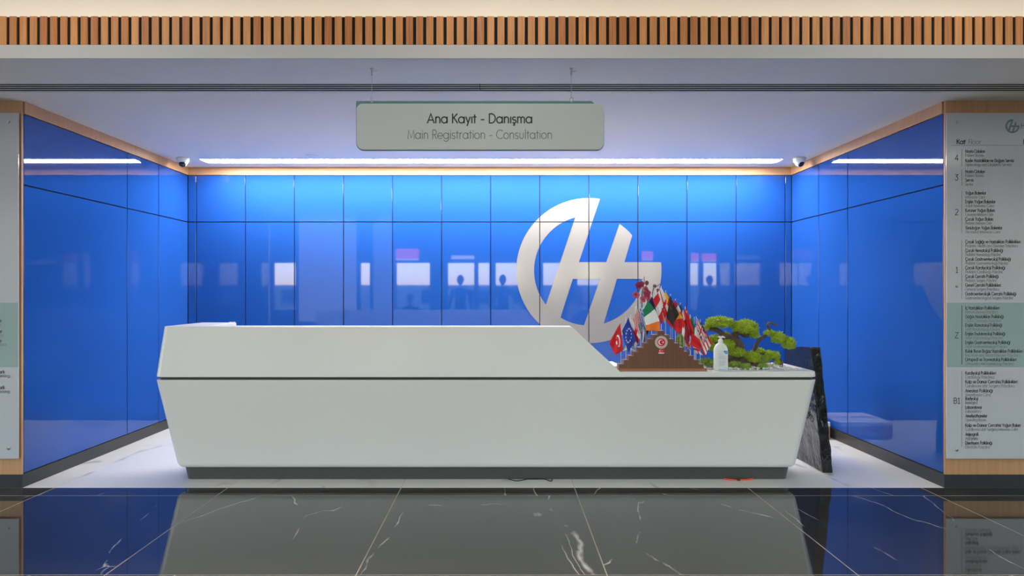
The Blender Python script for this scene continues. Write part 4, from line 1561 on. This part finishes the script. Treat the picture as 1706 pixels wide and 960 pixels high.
M_PETAL = mat('petal_burgundy', rgb(140, 26, 72), rough=0.55, var=0.3, vscale=50)
M_PETAL2 = mat('petal_pink', rgb(172, 74, 98), rough=0.55, var=0.3, vscale=50)
M_BUD = mat('bud_brown', rgb(112, 66, 66), rough=0.6)


def petal(bm, org, ax, side, nrm, L_, w_):
    n = 6
    rows_ = []
    for i in range(n + 1):
        u = i / n
        ww = w_ * math.sin(PI * (0.12 + 0.84 * u)) ** 0.8
        c_ = org + ax * L_ * u + nrm * (0.25 * L_ * math.sin(u * 2.2))
        rows_.append([bm.verts.new(c_ + side * ww * s_ + nrm * abs(s_) * ww * 0.25) for s_ in (-1, 0, 1)])
    for a_, b_ in zip(rows_, rows_[1:]):
        for j in range(2):
            bm.faces.new((a_[j], a_[j + 1], b_[j + 1], b_[j]))


for k, (a_, b_, r_, mm) in enumerate([(1063, 476, 7.0, 0), (1069, 474, 5.5, 0), (1075, 482, 5.5, 1), (1078, 489, 6.8, 0), (1060, 491, 6.5, 1), (1071, 499, 6.0, 1), (1080, 498, 5.2, 1), (1077.5, 471.5, 4.2, 2), (1091, 476.5, 3.2, 2), (1096, 484, 3.6, 2)]):
    p = OP(a_, b_, -0.02)
    rnd = random.Random(k)
    nrm = Vector((rnd.uniform(-.5, .5), -1, rnd.uniform(-.3, .3))).normalized()
    e1 = nrm.orthogonal().normalized()
    e2 = nrm.cross(e1)
    bm = bmesh.new()
    if mm < 2:
        for i in range(5):
            q = 2 * PI * i / 5 + rnd.random() * 0.3
            ax = e1 * math.cos(q) + e2 * math.sin(q)
            petal(bm, p, ax, nrm.cross(ax), nrm, r_ * do, r_ * do * 0.55)
        fo = obj('flower', bm, (M_PETAL, M_PETAL2)[mm], t, smooth=True)
        fo.modifiers.new('thickness', 'SOLIDIFY').thickness = 0.0012
        bm = bmesh.new()
        bmesh.ops.create_icosphere(bm, subdivisions=2, radius=r_ * do * 0.22, matrix=Matrix.Translation(p - nrm * -0.004))
        obj('lip', bm, M_PETAL, fo, smooth=True)
    else:
        bmesh.ops.create_icosphere(bm, subdivisions=2, radius=1, matrix=Matrix.Translation(p) @ Matrix.Diagonal((r_ * do * .8, r_ * do * .8, r_ * do, 1)))
        obj('bud', bm, M_BUD, t, smooth=True)

# ================================================================== PAPERS ON THE COUNTER
c = W(1016, 606, 0.42)
t = thing('brochure_stack', 'loose white brochures with a blue edge lying left of the flag stand', 'brochures', (c.x, 0.42, ZS))
for k in range(4):
    bm = bx(-0.075, 0.075, -0.10, 0.10, 0.0, 0.0035)
    for v_ in bm.verts:
        v_.co.z += 0.012 * max(0, v_.co.y / 0.1) * (k > 2)
    obj('brochure', bm, M_FN if k == 1 else M_FW, t, (0.004 * k - 0.03, 0.006 * (k % 2), 0.0036 * k), (0, 0, 0.12 * (k - 1.5)))
c = W(391, 539, 0.62)
t = thing('card_box', 'small white and blue card box on the end of the raised desk screen', 'box', (-2.15, 0.70, z1))
obj('body', bx(-0.03, 0.006, -0.02, 0.02, 0.0, 0.006, 0.001, 1), M_FW, t)
obj('lid', bx(-0.01, 0.008, -0.02, 0.02, 0.006, 0.011, 0.001, 1), M_FB, t)

# ================================================================== WRAPPED PANEL, CARTON, CABLES
M_WRAP = mat('black_wrap', (0.012, 0.012, 0.013), rough=0.16, var=0.3, vscale=12, bump=1.0, bscale=24, stretch=(1.0, 1.0, 0.6))
bm = bmesh.new()
nx, ny, nz = 4, 16, 28


def pan(u, v, w):
    # u across thickness, v along depth, w up
    y_ = 0.36 + 0.62 * v - 0.02 * w
    x_ = 2.405 + 0.075 * u + (-0.105 + 0.085 * v) * w
    z_ = (0.945 - 0.05 * v) * w
    return Vector((x_, y_, z_))


def quad_grid(bm, fn, na, nb):
    g_ = [[bm.verts.new(fn(i / na, j / nb)) for j in range(nb + 1)] for i in range(na + 1)]
    for i in range(na):
        for j in range(nb):
            bm.faces.new((g_[i][j], g_[i + 1][j], g_[i + 1][j + 1], g_[i][j + 1]))


quad_grid(bm, lambda a, b: pan(a, 0, b), nx, nz)
quad_grid(bm, lambda a, b: pan(a, 1, b), nx, nz)
quad_grid(bm, lambda a, b: pan(0, a, b), ny, nz)
quad_grid(bm, lambda a, b: pan(1, a, b), ny, nz)
quad_grid(bm, lambda a, b: pan(a, b, 0), nx, ny)
quad_grid(bm, lambda a, b: pan(a, b, 1), nx, ny)
bmesh.ops.remove_doubles(bm, verts=bm.verts, dist=0.0005)
bmesh.ops.recalc_face_normals(bm, faces=bm.faces)
bm.normal_update()
for v_ in bm.verts:
    k_ = 0.005 * noise.noise(Vector((v_.co.x * 22, v_.co.y * 14, v_.co.z * 9))) + 0.004 * noise.noise(v_.co * 38)
    v_.co += v_.normal * k_
    v_.co.z = max(0.0, v_.co.z)
bmesh.ops.subdivide_edges(bm, edges=bm.edges[:], cuts=1, use_grid_fill=True)
o = obj('wrapped_panel', bm, M_WRAP, smooth=True)
md = o.modifiers.new('soft', 'BEVEL')
md.width = 0.004
tag(o, 'tall panel wrapped in shiny black plastic leaning by the desk end', 'wrapped panel')

M_CARD = mat('cardboard', rgb(176, 128, 88), rough=0.8, var=0.1)
t = thing('cardboard_carton', 'low brown carton with a white top on the floor by the blue wall', 'carton', (2.78, 1.72, 0))
obj('body', bx(-0.25, 0.25, -0.24, 0.24, 0.0, 0.115, 0.003, 1), M_CARD, t)
obj('lid', bx(-0.252, 0.252, -0.242, 0.242, 0.115, 0.155, 0.003, 1), M_FW, t)
obj('tape', bx(-0.252, 0.252, -0.03, 0.03, 0.155, 0.1565), M_CARD, t)

M_CAB = mat('cable_black', (0.01, 0.01, 0.01), rough=0.4)
M_ORG = mat('cable_orange', rgb(225, 80, 35), rough=0.45)
bm = bmesh.new()
P_ = lambda px, py: Vector((W(px, py, (325 / (py - VY) - 1) * D).x, (325 / (py - VY) - 1) * D, 0.004))
tube(bm, smooth_path([P_(846, 799.0), (P_(853, 801)), P_(861, 802.4), P_(870, 801.2), P_(878, 799.6), P_(890, 799.4), P_(906, 799.3), P_(911, 800.6), P_(917, 802.8), P_(920, 801.6), P_(919.5, 799.2)], 5), 0.0035, 6)
tag(obj('floor_cable', bm, M_CAB), 'thin black cable looping out from under the desk plinth', 'cable')
bm = bmesh.new()
tube(bm, smooth_path([P_(1206, 799.3), P_(1215, 800.6), P_(1230, 801.0), P_(1245, 800.4), P_(1254, 799.3)], 5), 0.006, 8)
t = tag(obj('extension_cord', bm, M_ORG), 'orange cord peeking out from under the desk plinth', 'cord')
obj('clip', bx(-0.012, 0.012, -0.008, 0.008, 0.0, 0.013, 0.002, 1), M_CAB, t, P_(1230, 801.0) - Vector((0, 0, 0.004)))

# ================================================================== LOBBY SIGNS (mirrored in the blue glass)
for k, (a_, b_, y0_, y1_, mm, lab) in enumerate([
        (660, 698, 415, 434, M_RED, 'red and white sign board above the wide lobby window'), (752, 790, 426, 432, M_SGW, 'narrow white sign strip above a lobby window'),
        (1069, 1087, 419, 434, M_RED, 'square red sign box over a narrow lobby window'), (1151, 1163, 422, 436, M_RED, 'tall small red sign box on the lobby facade'),
        (1169, 1195, 423, 436, M_RED, 'large pinkish red sign box on the lobby facade'), (1208, 1226, 434, 440, M_SGW, 'short white sign strip on the lobby facade'),
        (1228, 1250, 434, 441, M_SGW, 'long white sign strip with dark print on lobby facade')]):
    t = thing('facade_sign', lab, 'sign', ((FX(a_) + FX(b_)) / 2, LB, FZ(y1_)), group='facade signs behind the camera')
    hw = (FX(b_) - FX(a_)) / 2
    hh = FZ(y0_) - FZ(y1_)
    obj('box_body', bx(-hw, hw, 0.0, 0.06, 0, hh, 0.004, 1), mm, t)
    obj('lower_strip', bx(-hw, hw, 0.06, 0.066, 0.0, hh * 0.16), M_SGW, t)


# ================================================================== PEOPLE IN THE LOBBY (seen mirrored in the glass)
def person(label, loc, rotz, pose, top_c, leg_c, hair_c, arms='down'):
    t = thing('person', label, 'person', loc, rotz, group='people waiting in the lobby')
    sit = pose == 'sit'
    hip = 0.50 if sit else 0.92
    J = {}
    J['pelvis'] = ((0, 0, hip), .135)
    J['waist'] = ((0, 0.01, hip + .17), .125)
    J['chest'] = ((0, 0.0, hip + .38), .145)
    J['neck0'] = ((0, 0, hip + .53), .07)
    J['neck'] = ((0, -0.01, hip + .60), .052)
    E = [('pelvis', 'waist'), ('waist', 'chest'), ('chest', 'neck0'), ('neck0', 'neck')]
    for sd, n in ((-1, 'l'), (1, 'r')):
        J['sh' + n] = ((sd * .18, 0, hip + .47), .065)
        if arms == 'up':
            J['el' + n] = ((sd * .30, -.12, hip + .28), .046)
            J['wr' + n] = ((sd * .09, -.30, hip + .52), .033)
            J['ha' + n] = ((sd * .05, -.34, hip + .58), .034)
        elif sit:
            J['el' + n] = ((sd * .24, -.06, hip + .22), .046)
            J['wr' + n] = ((sd * .12, -.28, hip + .16), .033)
            J['ha' + n] = ((sd * .07, -.35, hip + .15), .034)
        else:
            J['el' + n] = ((sd * .25, .02, hip + .20), .046)
            J['wr' + n] = ((sd * .26, -.06, hip - .05), .033)
            J['ha' + n] = ((sd * .25, -.08, hip - .14), .034)
        E += [('chest', 'sh' + n), ('sh' + n, 'el' + n), ('el' + n, 'wr' + n), ('wr' + n, 'ha' + n)]
        J['hp' + n] = ((sd * .095, 0, hip - .05), .095)
        if sit:
            J['kn' + n] = ((sd * .12, -.44, hip - .02), .062)
            J['an' + n] = ((sd * .12, -.46, .09), .042)
            J['to' + n] = ((sd * .12, -.64, .04), .036)
        else:
            J['kn' + n] = ((sd * .10, -.02, .49), .062)
            J['an' + n] = ((sd * .11, .02, .09), .042)
            J['to' + n] = ((sd * .12, -.16, .04), .036)
        E += [('pelvis', 'hp' + n), ('hp' + n, 'kn' + n), ('kn' + n, 'an' + n), ('an' + n, 'to' + n)]
    keys = list(J)
    me_ = bpy.data.meshes.new('body')
    me_.from_pydata([J[k][0] for k in keys], [(keys.index(a), keys.index(b)) for a, b in E], [])
    o = bpy.data.objects.new('body', me_)
    col.objects.link(o)
    o.parent = t
    sk = o.modifiers.new('skin', 'SKIN')
    for k, sv in zip(keys, me_.skin_vertices[0].data):
        sv.radius = (J[k][1], J[k][1] * (0.75 if k in ('chest', 'waist', 'pelvis') else 1.0))
        sv.use_root = k == 'pelvis'
    o.modifiers.new('smooth', 'SUBSURF').levels = 2
    o.modifiers['smooth'].render_levels = 2
    m_ = bpy.data.materials.new('clothes')
    m_.use_nodes = True
    nt_ = m_.node_tree
    b_ = nt_.nodes['Principled BSDF']
    b_.inputs['Roughness'].default_value = 0.85
    tc_ = nt_.nodes.new('ShaderNodeTexCoord')
    sp_ = nt_.nodes.new('ShaderNodeSeparateXYZ')
    gt_ = nt_.nodes.new('ShaderNodeMath')
    gt_.operation = 'GREATER_THAN'
    gt_.inputs[1].default_value = hip + .06
    mx_ = nt_.nodes.new('ShaderNodeMix')
    mx_.data_type = 'RGBA'
    mx_.inputs[6].default_value = tuple(leg_c) + (1,)
    mx_.inputs[7].default_value = tuple(top_c) + (1,)
    nt_.links.new(tc_.outputs['Object'], sp_.inputs[0])
    nt_.links.new(sp_.outputs[2], gt_.inputs[0])
    nt_.links.new(gt_.outputs[0], mx_.inputs[0])
    nt_.links.new(mx_.outputs[2], b_.inputs['Base Color'])
    me_.materials.append(m_)
    # head
    hz = hip + .715
    bm_ = bmesh.new()
    bmesh.ops.create_uvsphere(bm_, u_segments=24, v_segments=18, radius=1)
    for v_ in bm_.verts:
        x_, y_, z_ = v_.co
        w_ = 1 - .22 * max(0, -z_) ** 1.5
        v_.co = (x_ * .074 * w_, y_ * .094 * w_ - (.012 * max(0, -z_) if y_ < 0 else 0), z_ * .115)
    def bump(c_, r_, a_):
        for v_ in bm_.verts:
            d_ = (v_.co - Vector(c_)).length
            if d_ < r_:
                v_.co += Vector(a_) * (1 - d_ / r_)
    bump((0, -.095, -.02), .03, (0, -.024, -.006))
    bump((-.03, -.088, .012), .02, (0, .007, 0))
    bump((.03, -.088, .012), .02, (0, .007, 0))
    bump((0, -.09, -.058), .024, (0, -.006, 0))
    bump((-.074, 0, -.005), .026, (-.014, .005, 0))
    bump((.074, 0, -.005), .026, (.014, .005, 0))
    skin_m = mat('skin', (0.42, 0.26, 0.19), rough=0.55)
    h_ = obj('head', bm_, skin_m, t, (0, -.02, hz), smooth=True)
    bm_ = bmesh.new()
    bmesh.ops.create_uvsphere(bm_, u_segments=24, v_segments=16, radius=1)
    kill_ = [v_ for v_ in bm_.verts if v_.co.z < -.25 or (v_.co.y < -.35 and v_.co.z < .5)]
    bmesh.ops.delete(bm_, geom=kill_, context='VERTS')
    for v_ in bm_.verts:
        v_.co = (v_.co.x * .082, v_.co.y * .103 + .004, v_.co.z * .124 + .004)
    obj('hair', bm_, mat('hair_%d' % int(hair_c[0] * 1000), hair_c, rough=0.7), h_, smooth=True)
    return t


def chair(label, loc, rotz):
    t = thing('waiting_chair', label, 'chair', loc, rotz, group='lobby waiting chairs')
    m_ = mat('chair_grey', (0.06, 0.065, 0.07), rough=0.5)
    obj('seat', bx(-.25, .25, -.25, .25, .36, .40, .01, 2), m_, t)
    obj('backrest', bx(-.25, .25, .22, .26, .45, .85, .01, 2), m_, t)
    for sx_ in (-1, 1):
        for sy_ in (-1, 1):
            bm_ = bmesh.new()
            tube(bm_, [(sx_ * .22, sy_ * .22, 0), (sx_ * .22, sy_ * .22, .85 if sy_ > 0 else .36)], .014, 8)
            obj('leg', bm_, M_STEEL, t)


person('person in a dark jacket seated on a lobby chair', (-2.2, -6.2, 0.0), PI, 'sit', (.03, .03, .04), (.04, .04, .06), (.015, .012, .01))
chair('grey waiting chair in the lobby under the seated person', (-2.2, -6.24, 0.0), PI)
person('person in a long dark coat standing in the lobby', (-0.95, -5.6, 0.0), PI, 'stand', (.02, .02, .025), (.02, .02, .025), (.02, .014, .01))
person('person in a patterned grey shirt with both arms raised', (0.02, -5.3, 0.0), PI, 'stand', (.10, .11, .13), (.03, .035, .05), (.012, .01, .01), 'up')
person('person in a dark blue top standing by the lobby windows', (4.9, -6.0, 0.0), PI, 'stand', (.03, .04, .09), (.03, .03, .03), (.02, .015, .012))
person('person in a dark grey top standing near the lobby corner', (5.7, -6.4, 0.0), PI, 'stand', (.05, .05, .055), (.02, .02, .03), (.03, .02, .014))
